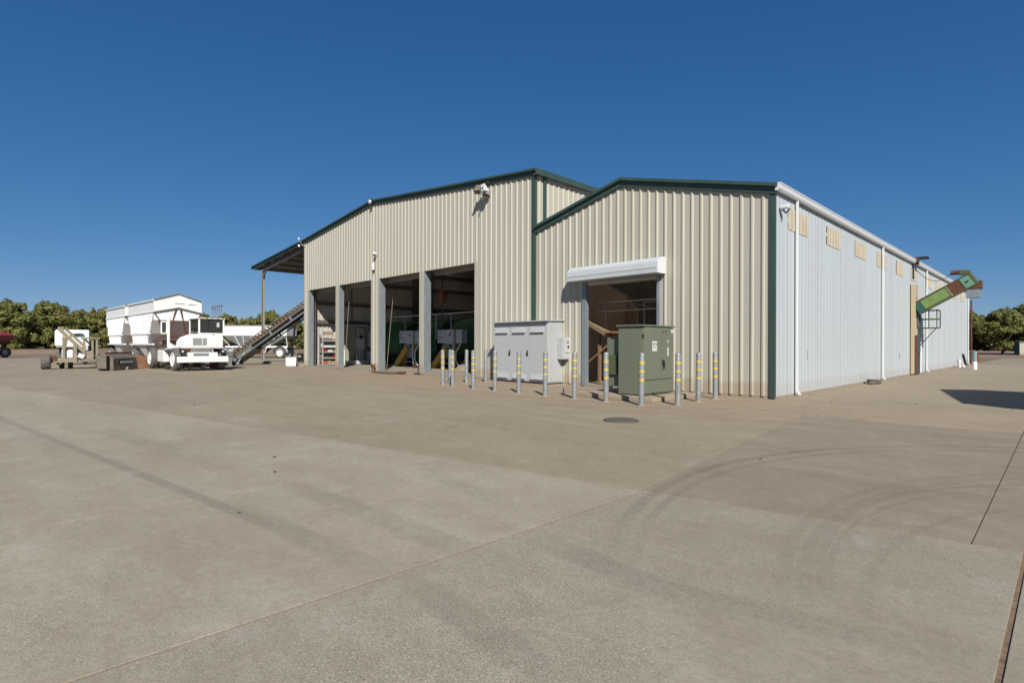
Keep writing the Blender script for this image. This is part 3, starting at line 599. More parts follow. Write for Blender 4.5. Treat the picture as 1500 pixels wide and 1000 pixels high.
# rust door, tan strip, chute, platform on the white wall
ds = tag(MB((.04, 15.8, 0)).box(.036, .05, 15.05, 16.5, .05, 3.86).build('wall_board', 'cream'), 'tall beige board strip fixed to the white wall under the chute', 'board'); ds.location = (.04, 15.8, 0)
rd = thing('rusty_door', 'rusty narrow door with teal edge low on the white wall', 'door', (.06, 16.1, .05)); o_ = (.06, 16.1, .05)
MB(o_).box(.052, .10, 15.78, 16.28, .05, 1.70).build('door_leaf', 'rust', rd, bev=.006); MB(o_).box(.052, .12, 16.285, 16.62, .05, 1.75).build('door_edge', 'teal', rd); MB(o_).box(.10, .14, 16.32, 16.36, .85, .95).build('handle', 'dark', rd)
MB(o_).box(.052, .07, 16.63, 17.3, .05, 1.6).build('side_panel', 'white_dull', rd)
ch = thing('conveyor_chute', 'green and rusty enclosed conveyor chute sticking out of the white wall', 'conveyor', (.05, 16.3, 2.85)); o_ = (.05, 16.3, 2.85)
A = Vector((.05, 16.3, 2.86)); B = Vector((2.05, 16.3, 4.07)); d = (B - A).normalized(); nrm = Vector((-d.z, 0, d.x)); w = Vector((0, .28, 0))
def seg(a, b, hh, y=.28, oy=0): return MB(o_).obox((A + d * (a + b) / 2) + Vector((0, oy, 0)), d * (b - a) / 2, (0, y, 0), nrm * hh)
seg(.0, .25, .25).build('inlet_casing', 'teal', ch, bev=.01); seg(.25, 1.30, .235).build('casing', 'moss', ch, bev=.01)
seg(.29, 1.27, .19, .004, -.288).build('cover_panel', 'lime', ch); seg(1.31, 1.36, .25).build('flange', 'tan_machine', ch); seg(1.36, 1.78, .235).build('casing', 'rust', ch, bev=.01)
seg(1.79, 2.3, .27).build('head_casing', 'moss', ch, bev=.02); seg(1.84, 2.16, .22, .004, -.288).build('head_cover', 'pale_green', ch); seg(1.93, 2.06, .035, .004, -.296).build('cover_mark', 'ink', ch)
for s_ in (-1, 1): MB(o_).beam(A + nrm * .255 * s_ + Vector((0, -.27, 0)), B - d * .1 + nrm * .255 * s_ + Vector((0, -.27, 0)), .06, .035, nrm).build('edge_angle', 'rust' if s_ > 0 else 'moss', ch)
MB(o_).box(1.72, 2.16, 16.08, 16.52, 3.24, 3.60).build('discharge_hood', 'galv', ch, bev=.01); MB(o_).box(1.76, 2.22, 16.05, 16.55, 3.60, 3.92).build('discharge_neck', 'rust', ch, bev=.01)
MB(o_).tube((1.22, 16.2, 4.33), (1.62, 16.2, 4.33), .10, n=14).build('motor', 'rust', ch, smooth=True); MB(o_).box(1.5, 1.85, 16.1, 16.35, 4.2, 4.4).build('gearbox', 'moss', ch, bev=.02)
cab_pts = [(.1, 15.7, 4.55)] + [(.1 + 1.15 * t, 15.7 + .5 * t, 4.55 - 1.9 * t * (1 - t) * .9 - .22 * t) for t in [k / 10 for k in range(1, 11)]]
tag(MB((.1, 15.7, 4.5)).path(cab_pts, .012, 6).build('hanging_cable', 'dark'), 'dark cable sagging from the eave to the chute motor', 'cable').location = (.1, 15.7, 4.5)
pf = thing('service_platform', 'small caged steel platform on a brace under the green chute', 'platform', (.05, 16.9, 2.05)); o_ = (.05, 16.9, 2.05)
MB(o_).box(.04, .70, 16.6, 17.5, 2.02, 2.06).build('deck', 'moss', pf)
for a, b in (((.70, 16.6), (.70, 17.5)),):
    pass
rr = MB(o_)
for z in (2.43, 2.82): rr.path([(.05, 16.62, z), (.70, 16.62, z), (.70, 17.48, z), (.05, 17.48, z)], .018, 6)
rr.build('guard_rail', 'moss', pf, smooth=True)
for x, y in ((.70, 16.62), (.70, 17.48), (.42, 16.62)): MB(o_).beam((x, y, 2.06), (x, y, 2.83), .035, .035).build('post', 'moss', pf)
MB(o_).beam((.66, 16.62, 2.0), (.1, 16.62, 1.25), .03, .03).build('brace', 'dark', pf); MB(o_).box(.036, .12, 16.58, 16.68, .98, 2.8).build('mast', 'teal', pf); MB(o_).box(.036, .10, 16.2, 16.56, 2.05, 2.7).build('back_plate', 'primer', pf)
MB(o_).box(.036, .10, 16.0, 16.1, 3.35, 3.9).build('bracket', 'pink_rail', pf)

bt = thing('black_tub', 'small black rubber tub lying at the foot of the white wall', 'tub', (.28, 7.75, 0))
MB().lathe((0, 0, 0), (0, 0, 1), [(.16, 0), (.20, .05), (.21, .13), (.19, .15)], 16).build('body', 'rubber', bt, smooth=True); MB().lathe((0, -.28, 0), (0, 0, 1), [(.1, 0), (.12, .04), (.08, .09)], 12).build('lid', 'rubber', bt, smooth=True)
pv = thing('pipe_valve', 'bent pipe and valve standing at the far end of the white wall', 'pipe', (.3, 28.6, 0))
MB().path([(0, -1.3, 0), (0, -1.3, .45), (.1, -.9, .05), (0, 1.0, .08)], .04).build('pipe', 'white_dull', pv); MB().beam((0, .1, .75), (.05, .9, .1), .1, .1).build('lever', 'dark', pv); MB().box(-.1, .1, -.2, .2, 0, .12).build('base', 'white_dull', pv)
fp = thing('marker_post', 'pale green marker post with red edge near the far end of the white wall', 'post', (1.19, 24.9, 0))
MB().tube((0, 0, 0), (0, 0, .45), .10, n=14).build('base', 'white_dull', fp, smooth=True); MB().tube((0, 0, .45), (0, 0, .98), .12, n=14).build('sleeve', 'teal_pale', fp, smooth=True); MB().box(.11, .15, -.08, .08, .45, .9).build('plate', 'red', fp)
tag(MB().path([(.05, 33.75, .05), (.05, 33.75, 4.3)], .05).build('rusty_pipe', 'rust'), 'rusty vertical pipe at the far corner of the white wall', 'pipe').location = (.12, .12, 0)
# ------------------------------------------------------------------ switchgear, transformer, bollards
sw = thing('switchgear_cabinet', 'large light grey outdoor electrical cabinet with three louvred doors', 'cabinet', (-7.55, -.4, 0)); o_ = (-7.55, -.4, 0)
MB(o_).box(-8.9, -6.2, -.95, .0 - .04, 0, .035).build('plinth', 'concrete_pad', sw)
MB(o_).box(-8.76, -6.34, -.74, -.06, .075, 1.98).build('body', 'switch_grey', sw, bev=.012)
MB(o_).box(-8.70, -6.40, -.70, -.1, .035, .075).build('base_skirt', 'dark', sw)
MB(o_).prism([(-8.80, -.87, 1.995), (-8.80, -.03, 2.05), (-8.80, -.03, 1.99), (-8.80, -.87, 1.965)], (2.51, 0, 0)).build('roof', 'switch_grey', sw, bev=.004)
for k, (a, b) in enumerate(((-8.755, -7.97), (-7.96, -7.165), (-7.155, -6.36))):
    dr = MB(o_).box(a, b, -.762, -.743, .10, 1.93).build('door', 'switch_grey', sw, bev=.004)
    for z in (1.60, .14):
        v = MB(o_); c = (a + b) / 2
        v.prism([(c - .27, -.764, z + .20), (c - .27, -.775, z + .20), (c - .27, -.818, z + .03), (c - .27, -.808, z + .03), (c - .27, -.764, z + .185)], (.54, 0, 0)); v.build('louvre', 'switch_grey', dr)
        for x in (c - .28, c + .272): MB(o_).prism([(x, -.764, z + .20), (x, -.775, z + .20), (x, -.82, z + .03), (x, -.764, z + .03)], (.008, 0, 0)).build('louvre_cheek', 'switch_grey', dr)
    if k < 2: MB(o_).beam((b - .04, -.79, .93), (b + .0, -.79, 1.08), .03, .025).box(b - .06, b + .0, -.785, -.763, .9, 1.02).build('handle', 'dark', dr, bev=.005)
    if k == 0: MB(o_).box(c - .1, c + .12, -.768, -.763, 1.36, 1.40).build('name_plate', 'label', dr)
sp_ = MB(o_).box(-6.342, -6.325, -.70, -.12, .12, 1.93).build('side_panel', 'switch_grey', sw, bev=.004)
bo = MB(o_)
for z in (.2, .6, 1.05, 1.75): 
    for y in (-.62, -.2): bo.box(-6.324, -6.318, y, y + .025, z, z + .025)
bo.build('bolt', 'galv', sp_)
dc = thing('disconnect_box', 'small grey disconnect box with red switch on the side of the switchgear', 'switch box', (-6.24, -.2, .8)); o_ = (-6.24, -.2, .8)
MB(o_).box(-6.32, -6.10, -.34, .12, .80, 1.48).build('enclosure', 'switch_grey', dc, bev=.01); MB(o_).box(-6.098, -6.09, -.30, .08, .83, 1.45).build('cover', 'box_grey', dc, bev=.004)
MB(o_).tube((-6.09, -.11, 1.33), (-6.07, -.11, 1.33), .03, n=12).build('red_button', 'red', dc); MB(o_).box(-6.09, -6.085, -.12, -.04, 1.14, 1.22).build('black_mark', 'ink', dc); MB(o_).box(-6.09, -6.083, -.22, .02, .99, 1.005).build('slot', 'dark', dc); MB(o_).beam((-6.07, .10, 1.28), (-6.07, .24, 1.44), .03, .03).build('handle', 'label', dc)

tag(MB((-2.6, -1.8, 0)).box(-3.7, -1.5, -2.78, -.7, 0, .10).build('equipment_pad', 'concrete_pad', bev=.015), 'low concrete pad under the green transformer', 'pad').location = (-2.6, -1.8, 0)
tf = thing('pad_transformer', 'olive green pad mounted electrical transformer box with warning stickers', 'transformer', (-2.25, -1.82, .12)); o_ = (-2.25, -1.82, .12)
MB(o_).box(-2.58, -1.92, -2.48, -1.17, .12, 1.66).build('tank', 'xfmr', tf, bev=.012)
MB(o_).prism([(-2.62, -2.52, 1.665), (-1.875, -2.52, 1.665), (-1.875, -2.52, 1.70), (-2.62, -2.52, 1.70)], (0, 1.39, 0)).build('lid', 'xfmr', tf, bev=.008)
d1 = MB(o_).box(-1.918, -1.90, -2.46, -1.72, .46, 1.65).build('door', 'xfmr', tf, bev=.004); d2 = MB(o_).box(-1.918, -1.90, -1.70, -1.19, .46, 1.65).build('door', 'xfmr', tf, bev=.004)
MB(o_).box(-1.918, -1.90, -2.46, -1.19, .15, .44).build('sill_panel', 'xfmr', tf, bev=.004)
MB(o_).box(-1.90, -1.895, -2.13, -1.93, 1.10, 1.33).build('warning_sticker', 'label', d1)
st = MB(o_); 
for k, (y, z, a, b) in enumerate(((-2.09, 1.24, .035, .05), (-2.03, 1.25, .02, .04), (-1.98, 1.24, .025, .05), (-2.09, 1.19, .10, .012))): st.box(-1.895, -1.892, y, y + a, z, z + b)
st.build('sticker_print', 'ink', d1)
for y, z, a, b in ((-1.48, .87 + .12, .07, .20), (-1.46, 1.30, .045, .06), (-1.30, 1.53, .11, .08)): MB(o_).box(-1.90, -1.895, y, y + a, z, z + b).build('sticker', 'label', d2)
for y in (-1.64, -1.54): MB(o_).tube((-1.90, y, 1.56), (-1.893, y, 1.56), .018, n=10).build('bolt', 'dark', d2)
MB(o_).box(-1.90, -1.87, -1.70, -1.64, .78, .90).beam((-1.86, -1.67, .86), (-1.86, -1.67, .70), .025, .03).build('lock_handle', 'dark', d2, bev=.004)
for z in (1.45, .95): MB(o_).tube((-1.91, -2.49, z - .04), (-1.91, -2.49, z + .04), .016, n=8).build('hinge', 'dark', tf)
fin = MB(o_)
for k in range(8): fin.box(-3.02, -2.585, -2.3 + k * .14, -2.26 + k * .14, .28, 1.42)
fin.build('cooling_fins', 'xfmr', tf)
MB(o_).box(-2.98, -2.70, -2.36, -2.33, .55, 1.0).build('tag_plate', 'moss', tf)
gb = thing('lift_bracket', 'greenish steel bracket by the plank spout behind the transformer', 'bracket', (-3.2, -.62, 0)); o_ = (-3.2, -.62, 0)
MB(o_).box(-3.78, -3.1, -.75, -.60, 1.46, 1.52).build('top_plate', 'panel_beige', gb); MB(o_).box(-3.66, -3.58, -.72, -.64, 0, 1.46).build('upright', 'xfmr', gb); MB(o_).box(-3.20, -3.12, -.69, -.61, .0, 1.46).build('upright', 'xfmr', gb); MB(o_).beam((-3.60, -.68, 1.0), (-3.30, -.68, 1.42), .05, .06).build('gusset', 'panel_beige', gb)

def bollard_proto():
    t = thing('bollard', '', 'bollard'); n = 18
    MB().lathe((0, 0, -.02), (0, 0, 1), [(.057, 0), (.057, 1.065), (.052, 1.085), (.035, 1.10), (.01, 1.105)], n).build('pipe', 'bollard', t, smooth=True)
    MB().lathe((0, 0, 0), (0, 0, 1), [(.078, .0), (.072, .008), (.058, .012)], n).build('footing', 'concrete_pad', t, smooth=True)
    MB().lathe((0, 0, 1.01), (0, 0, 1), [(.0585, 0), (.0585, .012)], n).build('cap_weld', 'galv', t)
    for z in (.875, .70, .52): MB().lathe((0, 0, z - .024), (0, 0, 1), [(.0582, 0), (.0590, .004), (.0590, .044), (.0582, .048)], n).build('band', 'yellow', t, smooth=True)
    return t
bp = bollard_proto()
BOL = [(-8.67, -2.96, 'yellow banded bollard at the left front corner of the bollard row', 1), (-8.99, -2.44, 'plain grey bollard second from front in the left return row', 0), (-8.03, -3.08, 'yellow banded bollard second from left along the front row', 1),
       (-9.0, -1.76, 'plain grey bollard in the middle of the left return row', 0), (-6.95, -3.19, 'yellow banded bollard just left of the tan wall edge beside the last bay', 1), (-8.83, -1.07, 'plain grey bollard close to the tan wall left of the grey cabinet', 0),
       (-6.04, -3.2, 'yellow banded bollard before the left door of the grey cabinet', 1), (-5.16, -3.17, 'yellow banded bollard before the middle door of the grey cabinet', 1), (-4.19, -3.22, 'yellow banded bollard before the right door of the grey cabinet', 1),
       (-3.27, -3.23, 'yellow banded bollard between the disconnect box and the shed doorway', 1), (-2.36, -3.25, 'yellow banded bollard before the left flank of the green transformer', 1), (-1.41, -3.35, 'yellow banded bollard at the front corner hinge of the green transformer', 1),
       (-.91, -2.77, 'yellow banded bollard right beside the transformer doors', 1), (-.98, -1.75, 'yellow banded bollard before the tan wall, second from the right end', 1), (-1.0, -.88, 'yellow banded bollard standing alone at the right end of the row', 1)]
for k, (x, y, lab, bands) in enumerate(BOL):
    o = bp if k == 0 else copy_tree(bp)
    o.location = (x, y, 0); o.rotation_euler = (R(random.uniform(-.6, .6)), R(random.uniform(-.6, .6)), random.uniform(0, 6)); tag(o, lab, 'bollard', 'steel bollards guarding the electrical equipment')
    if not bands:
        for c in list(o.children):
            if c.name.startswith('band'): bpy.data.objects.remove(c)
mh = thing('manhole_cover', 'round dark manhole cover set in the concrete yard', 'manhole', (-.41, -5.53, 0))
MB().lathe((0, 0, -.01), (0, 0, 1), [(.30, 0), (.30, .014), (.285, .015)], 36).build('rim', 'iron', mh); MB().lathe((0, 0, 0), (0, 0, 1), [(.275, 0), (.275, .018), (.27, .020)], 36).build('lid', 'iron', mh)
sb = thing('stub_pipe', 'short dark rod standing in the bollard shadow left of the doorway', 'rod', (-3.95, -2.82, 0)); MB().tube((0, 0, 0), (0, 0, .17), .014, n=8).build('rod', 'dark', sb)
hp = thing('hose_bib', 'black hose bib on the pier between third and fourth bays', 'tap', (-14.0, -.2, 0)); 
MB().path([(0, -.02, 0), (0, -.02, .34), (.0, -.14, .4)], .022).build('pipe', 'dark', hp); MB().obox((-.12, -.1, .36), (.12, 0, .05), (0, .03, 0), (-.02, 0, .05)).obox((.14, -.12, .38), (.10, 0, .03), (0, .02, 0), (0, 0, .03)).build('valve', 'rust', hp, bev=.01)
hp2 = thing('wall_valve', 'small pipe valve at the foot of the pier between second and third bays', 'tap', (-17.72, -.16, 0))
MB().path([(0, 0, 0), (0, 0, .3), (.12, -.03, .32)], .03).build('pipe', 'purlin', hp2); MB().box(-.09, .09, -.08, .05, .18, .34).build('valve', 'rust', hp2, bev=.01)
fp_ = thing('flat_plate', 'flat wooden skid lying on the concrete before the third bay', 'skid', (-15.6, -.55, 0)); 
MB().obox((-.35, 0, .05), (.85, -.05, .0), (.03, .28, 0), (0, 0, .02)).build('board', 'wood', fp_); MB().box(-1.1, -.9, -.2, .2, 0, .035).build('runner', 'dark', fp_); MB().box(.35, .55, -.2, .2, 0, .035).build('runner', 'dark', fp_)
MB().obox((.75, .05, .06), (.25, 0, .02), (0, .09, 0), (0, 0, .05)).build('block', 'rust', fp_)
# ------------------------------------------------------------------ inside the bays
sh = thing('shelf_rack', 'grey steel shelving rack full of boxes in the first bay', 'shelf', (-25.0, 1.5, .05)); o_ = (-25.0, 1.5, .05)
SZ = (.12, .47, .82, 1.10, 1.46, 1.80)
for x in (-25.25, -24.72):
    for y in (.62, 1.72): MB(o_).box(x, x + .04, y, y + .04, .05, 2.10).build('post', 'box_grey', sh)
for z in SZ: MB(o_).box(-25.25, -24.68, .62, 1.76, z - .03, z).build('shelf', 'box_grey', sh)
SL = iter([('orange', 'orange plastic crate at the left end of the lowest rack shelf', 'crate'), ('carton', 'brown carton beside the orange crate on the lowest rack shelf', 'box'), ('carton', 'brown carton at the middle of the lowest rack shelf', 'box'), ('tan_machine', 'tan sack of parts at the right end of the lowest rack shelf', 'sack'),
           ('bucket', 'dark parts bin left on the second rack shelf', 'bin'), ('red', 'red toolbox on the right of the second rack shelf', 'toolbox'), ('bucket', 'dark flat bin in the middle of the second rack shelf', 'bin'),
           ('red', 'small red can on the left of the third rack shelf', 'can'), ('label', 'white carton in the middle of the third rack shelf', 'box'), ('carton', 'brown carton right on the third rack shelf', 'box'),
           ('label', 'long white bundle on the fourth rack shelf', 'bundle'), ('bucket', 'dark case left on the fifth rack shelf', 'case'), ('carton', 'brown carton right on the fifth rack shelf', 'box'),
           ('carton', 'wide brown carton on top of the rack', 'box'), ('label', 'pale carton at the right end of the rack top', 'box')])
def sbox(z, y0, y1, h, x0=-25.1, x1=-24.72):
    m, lab, cat = next(SL); t = thing({'box': 'carton', 'can': 'paint_can'}.get(cat, cat), lab, cat, ((x0 + x1) / 2, (y0 + y1) / 2, z))
    a, b = (x1 - x0) / 2, (y1 - y0) / 2
    if cat == 'sack': MB().lathe((0, 0, 0), (0, 0, 1), [(.14, 0), (.19, .06), (.17, .2), (.08, .26)], 12).build('body', m, t, smooth=True)
    else:
        MB().box(-a, a, -b, b, 0.001, h).build('body', m, t, bev=.012); MB().box(-a * .98, a * .98, -b * .12, b * .12, h, h + .006).build('tape' if cat == 'box' else 'lid', 'label' if cat == 'box' else 'dark', t)
sbox(.12, .66, .92, .2); sbox(.12, .95, 1.18, .2); sbox(.12, 1.21, 1.43, .16); sbox(.12, 1.46, 1.72, .24)
sbox(.47, .68, .98, .1); sbox(.47, 1.36, 1.70, .22); sbox(.47, 1.02, 1.30, .08)
sbox(.82, .72, .92, .15); sbox(.82, 1.0, 1.25, .12); sbox(.82, 1.35, 1.65, .12)
sbox(1.10, .7, 1.6, .1); sbox(1.46, .7, 1.05, .16); sbox(1.46, 1.25, 1.68, .13); sbox(1.80, .8, 1.28, .18); sbox(1.80, 1.34, 1.70, .16)
cp = thing('electrical_panel', 'beige and grey electrical panel with conduits on the inner wall of the second bay', 'panel', (-25.2, 3.2, .05)); o_ = (-25.2, 3.2, .05)
MB(o_).box(-25.34, -25.05, 2.98, 3.42, 1.66, 2.28).build('meter_box', 'panel_beige', cp, bev=.01); MB(o_).box(-25.05, -25.04, 3.1, 3.32, 1.62, 1.80).build('meter_window', 'black', cp)
MB(o_).box(-25.34, -25.05, 2.95, 3.45, .98, 1.62).build('cabinet', 'box_grey', cp, bev=.01)
for y in (3.02, 3.18, 3.34): MB(o_).tube((-25.2, y, .3), (-25.2, y, .98), .045, n=10).build('conduit', 'box_grey', cp, smooth=True)
MB(o_).box(-25.34, -24.9, 2.3, 3.7, .08, .30).build('base_tray', 'box_grey', cp); MB(o_).box(-25.34, -25.0, 2.2, 3.6, 2.34, 2.42).build('cable_tray', 'box_grey', cp)
for y in (2.7, 4.0): MB(o_).tube((-25.25, y, 2.42), (-25.25, y, 6.5), .04, n=8).build('riser', 'primer', cp)
MB(o_).box(-25.36, -25.3, 2.1, 2.95, .1, 2.3).build('back_board', 'panel_beige', cp)
wb = thing('wall_bench', 'pale wall cabinet with dark counter at the right of the second bay', 'cabinet', (-25.2, 4.1, .05)); o_ = (-25.2, 4.1, .05)
MB(o_).box(-25.34, -25.05, 3.75, 4.9, 1.12, 2.0).build('upper_cabinet', 'switch_grey', wb, bev=.01); MB(o_).box(-25.34, -24.9, 3.65, 4.95, .86, .92).build('counter', 'rust', wb); MB(o_).box(-25.34, -24.95, 3.75, 4.9, .05, .85).build('lower_cabinet', 'box_grey', wb)
for y in (4.1, 4.16): MB(o_).box(-25.05, -25.045, y, y + .025, 1.7, 1.82).build('door_slot', 'ink', wb)
MB(o_).lathe((-25.05, 4.2, .92), (0, 0, 1), [(.1, 0), (.14, .08), (.07, .2)], 10).build('pot', 'tan_machine', wb, smooth=True)
jg = thing('white_jug', 'white plastic drum behind the steel jamb of the second bay', 'drum', (-24.35, 1.72, .05)); MB().lathe((0, 0, 0), (0, 0, 1), [(.12, 0), (.13, .05), (.13, .7), (.08, .88), (.05, .95)], 16).build('body', 'white', jg, smooth=True); MB().lathe((0, 0, .95), (0, 0, 1), [(.06, 0), (.06, .06)], 12).build('lid', 'box_grey', jg)
bl = thing('broom_pole', 'pale pole leaning inside the second bay', 'pole', (-21.62, .42, .05)); MB().tube((0, 0, 0), (.32, .05, 3.4), .014, n=8).build('pole', 'tan_machine', bl)
pl = thing('leaning_pipe', 'pale pipe leaning inside the third bay', 'pipe', (-17.85, .62, .05)); MB().tube((0, 0, 0), (.46, .05, 3.4), .014, n=8).build('pipe', 'tan_machine', pl)
def drum(x0, x1, lab):
    c = Vector(((x0 + x1) / 2, 5.6, 1.42)); t = thing('hulling_drum', lab, 'drum', (c.x, c.y, .05), 0, 'green hulling drums inside the bays'); o_ = (c.x, c.y, .05); r = 1.2
    L = x1 - x0
    MB(o_).lathe((x0, c.y, c.z), (1, 0, 0), [(r * .9, 0), (r, .06), (r, L - .06), (r * .97, L)], 40).build('shell', 'drum', t, smooth=True)
    MB(o_).lathe((x1, c.y, c.z), (1, 0, 0), [(r * .9, .002), (r * .88, .02), (.3, .05)], 32).build('end_plate', 'drum_dark', t, smooth=True)
    MB(o_).lathe((x1, c.y, c.z), (1, 0, 0), [(.12, .05), (.12, .25)], 12).build('shaft', 'dark', t)
    for fx in (.2, L - .2): MB(o_).lathe((x0 + fx - .04, c.y, c.z), (1, 0, 0), [(r + .002, 0), (r + .05, .01), (r + .05, .07), (r + .002, .08)], 40).build('hoop', 'drum', t, smooth=True)
    for s in (-.95, .8): MB(o_).box(x0 + .1, x1 - .1, c.y + s, c.y + s + .15, .05, .75).build('cradle_rail', 'drum_dark', t)
    return t
drum(-25.0, -22.6, 'left green hulling drum behind the grey boxes of the third bay'); drum(-21.4, -19.2, 'middle green hulling drum partly behind the pier between third and fourth bays'); drum(-18.3, -16.1, 'right green hulling drum filling the back of the fourth bay')
def control_station(dx, lab, labc):
    t = thing('control_station', lab, 'control box', (dx, 3.2, .05)); o_ = (0, 3.2, .05)
    for k, (a, b, z0, z1) in enumerate(((-.98, -.30, 1.33, 1.98), (-.22, .38, 1.28, 1.98), (.50, .92, 1.33, 1.96))):
        e = MB(o_).box(a, b, 3.05 - .06 * (k == 1), 3.4, z0, z1).build('enclosure', 'box_grey', t, bev=.012)
        if k == 0:
            for x in (-.9, -.75): MB(o_).box(x, x + .07, 3.04, 3.049, 1.78, 1.84).build('switch', 'ink', e)
            MB(o_).box(-.9, -.5, 3.04, 3.049, 1.60, 1.63).box(-.9, -.55, 3.04, 3.049, 1.50, 1.52).build('print', 'ink', e)
        elif k == 1: MB(o_).beam((.02, 2.98, 1.72), (.26, 2.98, 1.84), .012, .04).box(.05, .14, 2.98, 2.989, 1.68, 1.75).build('handle', 'ink', e)
    for x in (-.8, .05): MB(o_).box(x, x + .05, 3.22, 3.27, .05, 1.33).build('leg', 'truss', t)
    MB(o_).box(-.8, .1, 3.22, 3.27, .30, .36).build('stretcher', 'truss', t)
    MB(o_).path([(.2, 3.15, 1.28), (.25, 3.05, .8), (.45, 3.0, .25)], .035).path([(.75, 3.15, 1.33), (.5, 3.05, .9), (.55, 3.0, .5), (.9, 3.0, .1)], .03).build('conduit', 'white_dull', t)
    c = thing('yellow_chute', labc, 'chute', (dx - .9, 3.4, .05)); o2 = (-.9, 3.4, .05)
    MB(o2).beam((-.55, 3.45, 1.12), (-1.65, 3.45, .12), .50, .30).build('trough', 'chute_yellow', c, bev=.02)
    MB(o2).tube((-.75, 3.3, 1.22), (-.2, 3.3, 1.22), .13, n=14).build('motor', 'truss', c, smooth=True); MB(o2).box(-.6, -.15, 3.3, 3.6, .55, 1.3).build('gearbox', 'truss', c, bev=.03)
    MB(o2).box(-.16, -.06, 3.35, 3.5, .05, 1.38).build('frame', 'chute_yellow', c); MB(o2).box(-.95, -.88, 3.35, 3.42, .05, .8).build('leg', 'chute_yellow', c)
    MB(o2).lathe((-1.75, 3.4, .0), (0, 0, 1), [(.3, .05), (.22, .2), (.05, .3)], 12).build('spill_guard', 'tan_machine', c)
control_station(-19.6, 'grey control boxes on legs in the third bay', 'ochre chute under the control boxes of the third bay')
control_station(-16.15, 'grey control boxes on legs in the fourth bay', 'ochre chute under the control boxes of the fourth bay')
pr = thing('overhead_pipe', 'thin horizontal pipe with drops running over the green drums', 'pipe', (-16.5, 3.3, .05)); o_ = (-16.5, 3.3, .05)
MB(o_).tube((-21.6, 3.3, 2.78), (-13.8, 3.3, 2.78), .03, n=8).build('main_pipe', 'box_grey', pr, smooth=True)
for x in (-20.4, -18.9, -17.6, -16.35, -13.9): MB(o_).tube((x, 3.3, 2.78), (x, 3.3, 1.5 if x < -14 else .05), .025, n=8).build('drop_pipe', 'box_grey', pr, smooth=True)
MB(o_).tube((-17.0, 3.25, 5.2), (-17.0, 3.25, 2.0), .03, n=8).build('riser', 'primer', pr)
om = thing('hoist_motor', 'orange brown hoist motor hanging in the dark top of the fourth bay', 'motor', (-18.1, 4.1, 3.4)); o_ = (-18.1, 4.1, 3.4)
MB(o_).lathe((-18.1, 4.1, 3.45), (0, 0, 1), [(.1, 0), (.2, .1), (.24, .35), (.18, .6), (.06, .7)], 14).build('body', 'orange', om, smooth=True); MB(o_).tube((-18.1, 4.1, 4.1), (-18.1, 4.1, 7.7), .02, n=6).build('chain', 'dark', om); MB(o_).box(-18.35, -17.85, 3.95, 4.25, 3.85, 4.0).build('clamp', 'rust', om)
np_ = MB()
def mound(m, cx, cy_, rx, ry, h, seed, n=26):
    vs = []; fs = []
    for j in range(n + 1):
        for i in range(n + 1):
            u, v = 2 * i / n - 1, 2 * j / n - 1; r = math.hypot(u, v)
            z = h * max(0, 1 - r) ** .8 * (1 + .35 * mnoise.noise((u * 3 + seed, v * 3, 0))) + .05 * mnoise.noise((u * 11, v * 11 + seed, 1)) * (r < 1)
            vs.append((cx + u * rx, cy_ + v * ry, z if r < 1 else -.03))
    for j in range(n):
        for i in range(n): k = j * (n + 1) + i; fs.append((k, k + 1, k + n + 2, k + n + 1))
    m._add(vs, fs)
mound(np_, -14.9, 3.2, .9, .6, .55, 4); stuff(tag(np_.build('nut_heap', 'tan_machine'), 'pale heap of nut hulls on the floor of the fourth bay', 'heap')); 

# cart and white tub at the left building corner
ct = thing('utility_cart', 'black handcart with white lettering panel beside the left warehouse corner', 'cart', (-26.75, .45, .17)); o_ = (-26.75, .45, .17)
MB(o_).box(-27.15, -26.3, .2, .7, .26, .72).build('bin', 'dark', ct, bev=.02); MB(o_).box(-27.0, -26.6, .19, .198, .50, .60).build('name_strip', 'label', ct); MB(o_).beam((-26.3, .3, .72), (-26.1, .3, 1.1), .04, .04).build('handle', 'dark', ct)
for x in (-27.0, -26.45): MB(o_).tube((x, .22, .26), (x, .28, .26), .09, n=12).build('wheel', 'rubber', ct)
wt = tag(MB().lathe((0, 0, 0), (0, 0, 1), [(.36, 0), (.38, .05), (.40, .5), (.41, .52)], 4).build('white_tub', 'white', bev=.02), 'plain white square tub on the ground at the left warehouse corner', 'tub'); wt.location = (-26.15, -.55, 0); wt.rotation_euler = (0, 0, R(20))
# ------------------------------------------------------------------ vehicles
def wheel(parent, x, y, r, w, side, hub='white', name='wheel'):
    """axle along y; `side` = outward direction of the rim"""
    t = MB().lathe((x, y - w / 2, r), (0, 1, 0), [(r * .56, w * .2), (r * .60, w * .03), (r * .86, 0), (r * .97, w * .14), (r, w * .25), (r, w * .75), (r * .97, w * .86), (r * .86, w), (r * .60, w * .97), (r * .56, w * .8)], 28, False).build(name, 'rubber', parent, smooth=True)
    tr = MB()
    for k in range(34):
        a = 2 * math.pi * k / 34; c = Vector((x + math.cos(a) * r * .995, y, r + math.sin(a) * r * .995)); u = Vector((math.cos(a), 0, math.sin(a))); v = Vector((-math.sin(a), 0, math.cos(a)))
        tr.obox(c + Vector((0, (w * .22) * (1 if k % 2 else -1), 0)), u * r * .012, (0, w * .24, 0), v * r * .045)
    tr.build('tread', 'rubber', t)
    s = side; y0 = y + s * w * .5
    MB().lathe((x, y0 - s * .10, r), (0, s, 0), [(r * .58, 0), (r * .62, .10), (r * .58, .112), (r * .52, .085), (r * .30, .075), (r * .22, .11), (r * .08, .12)], 22).build('rim', hub, t, smooth=True)
    return t
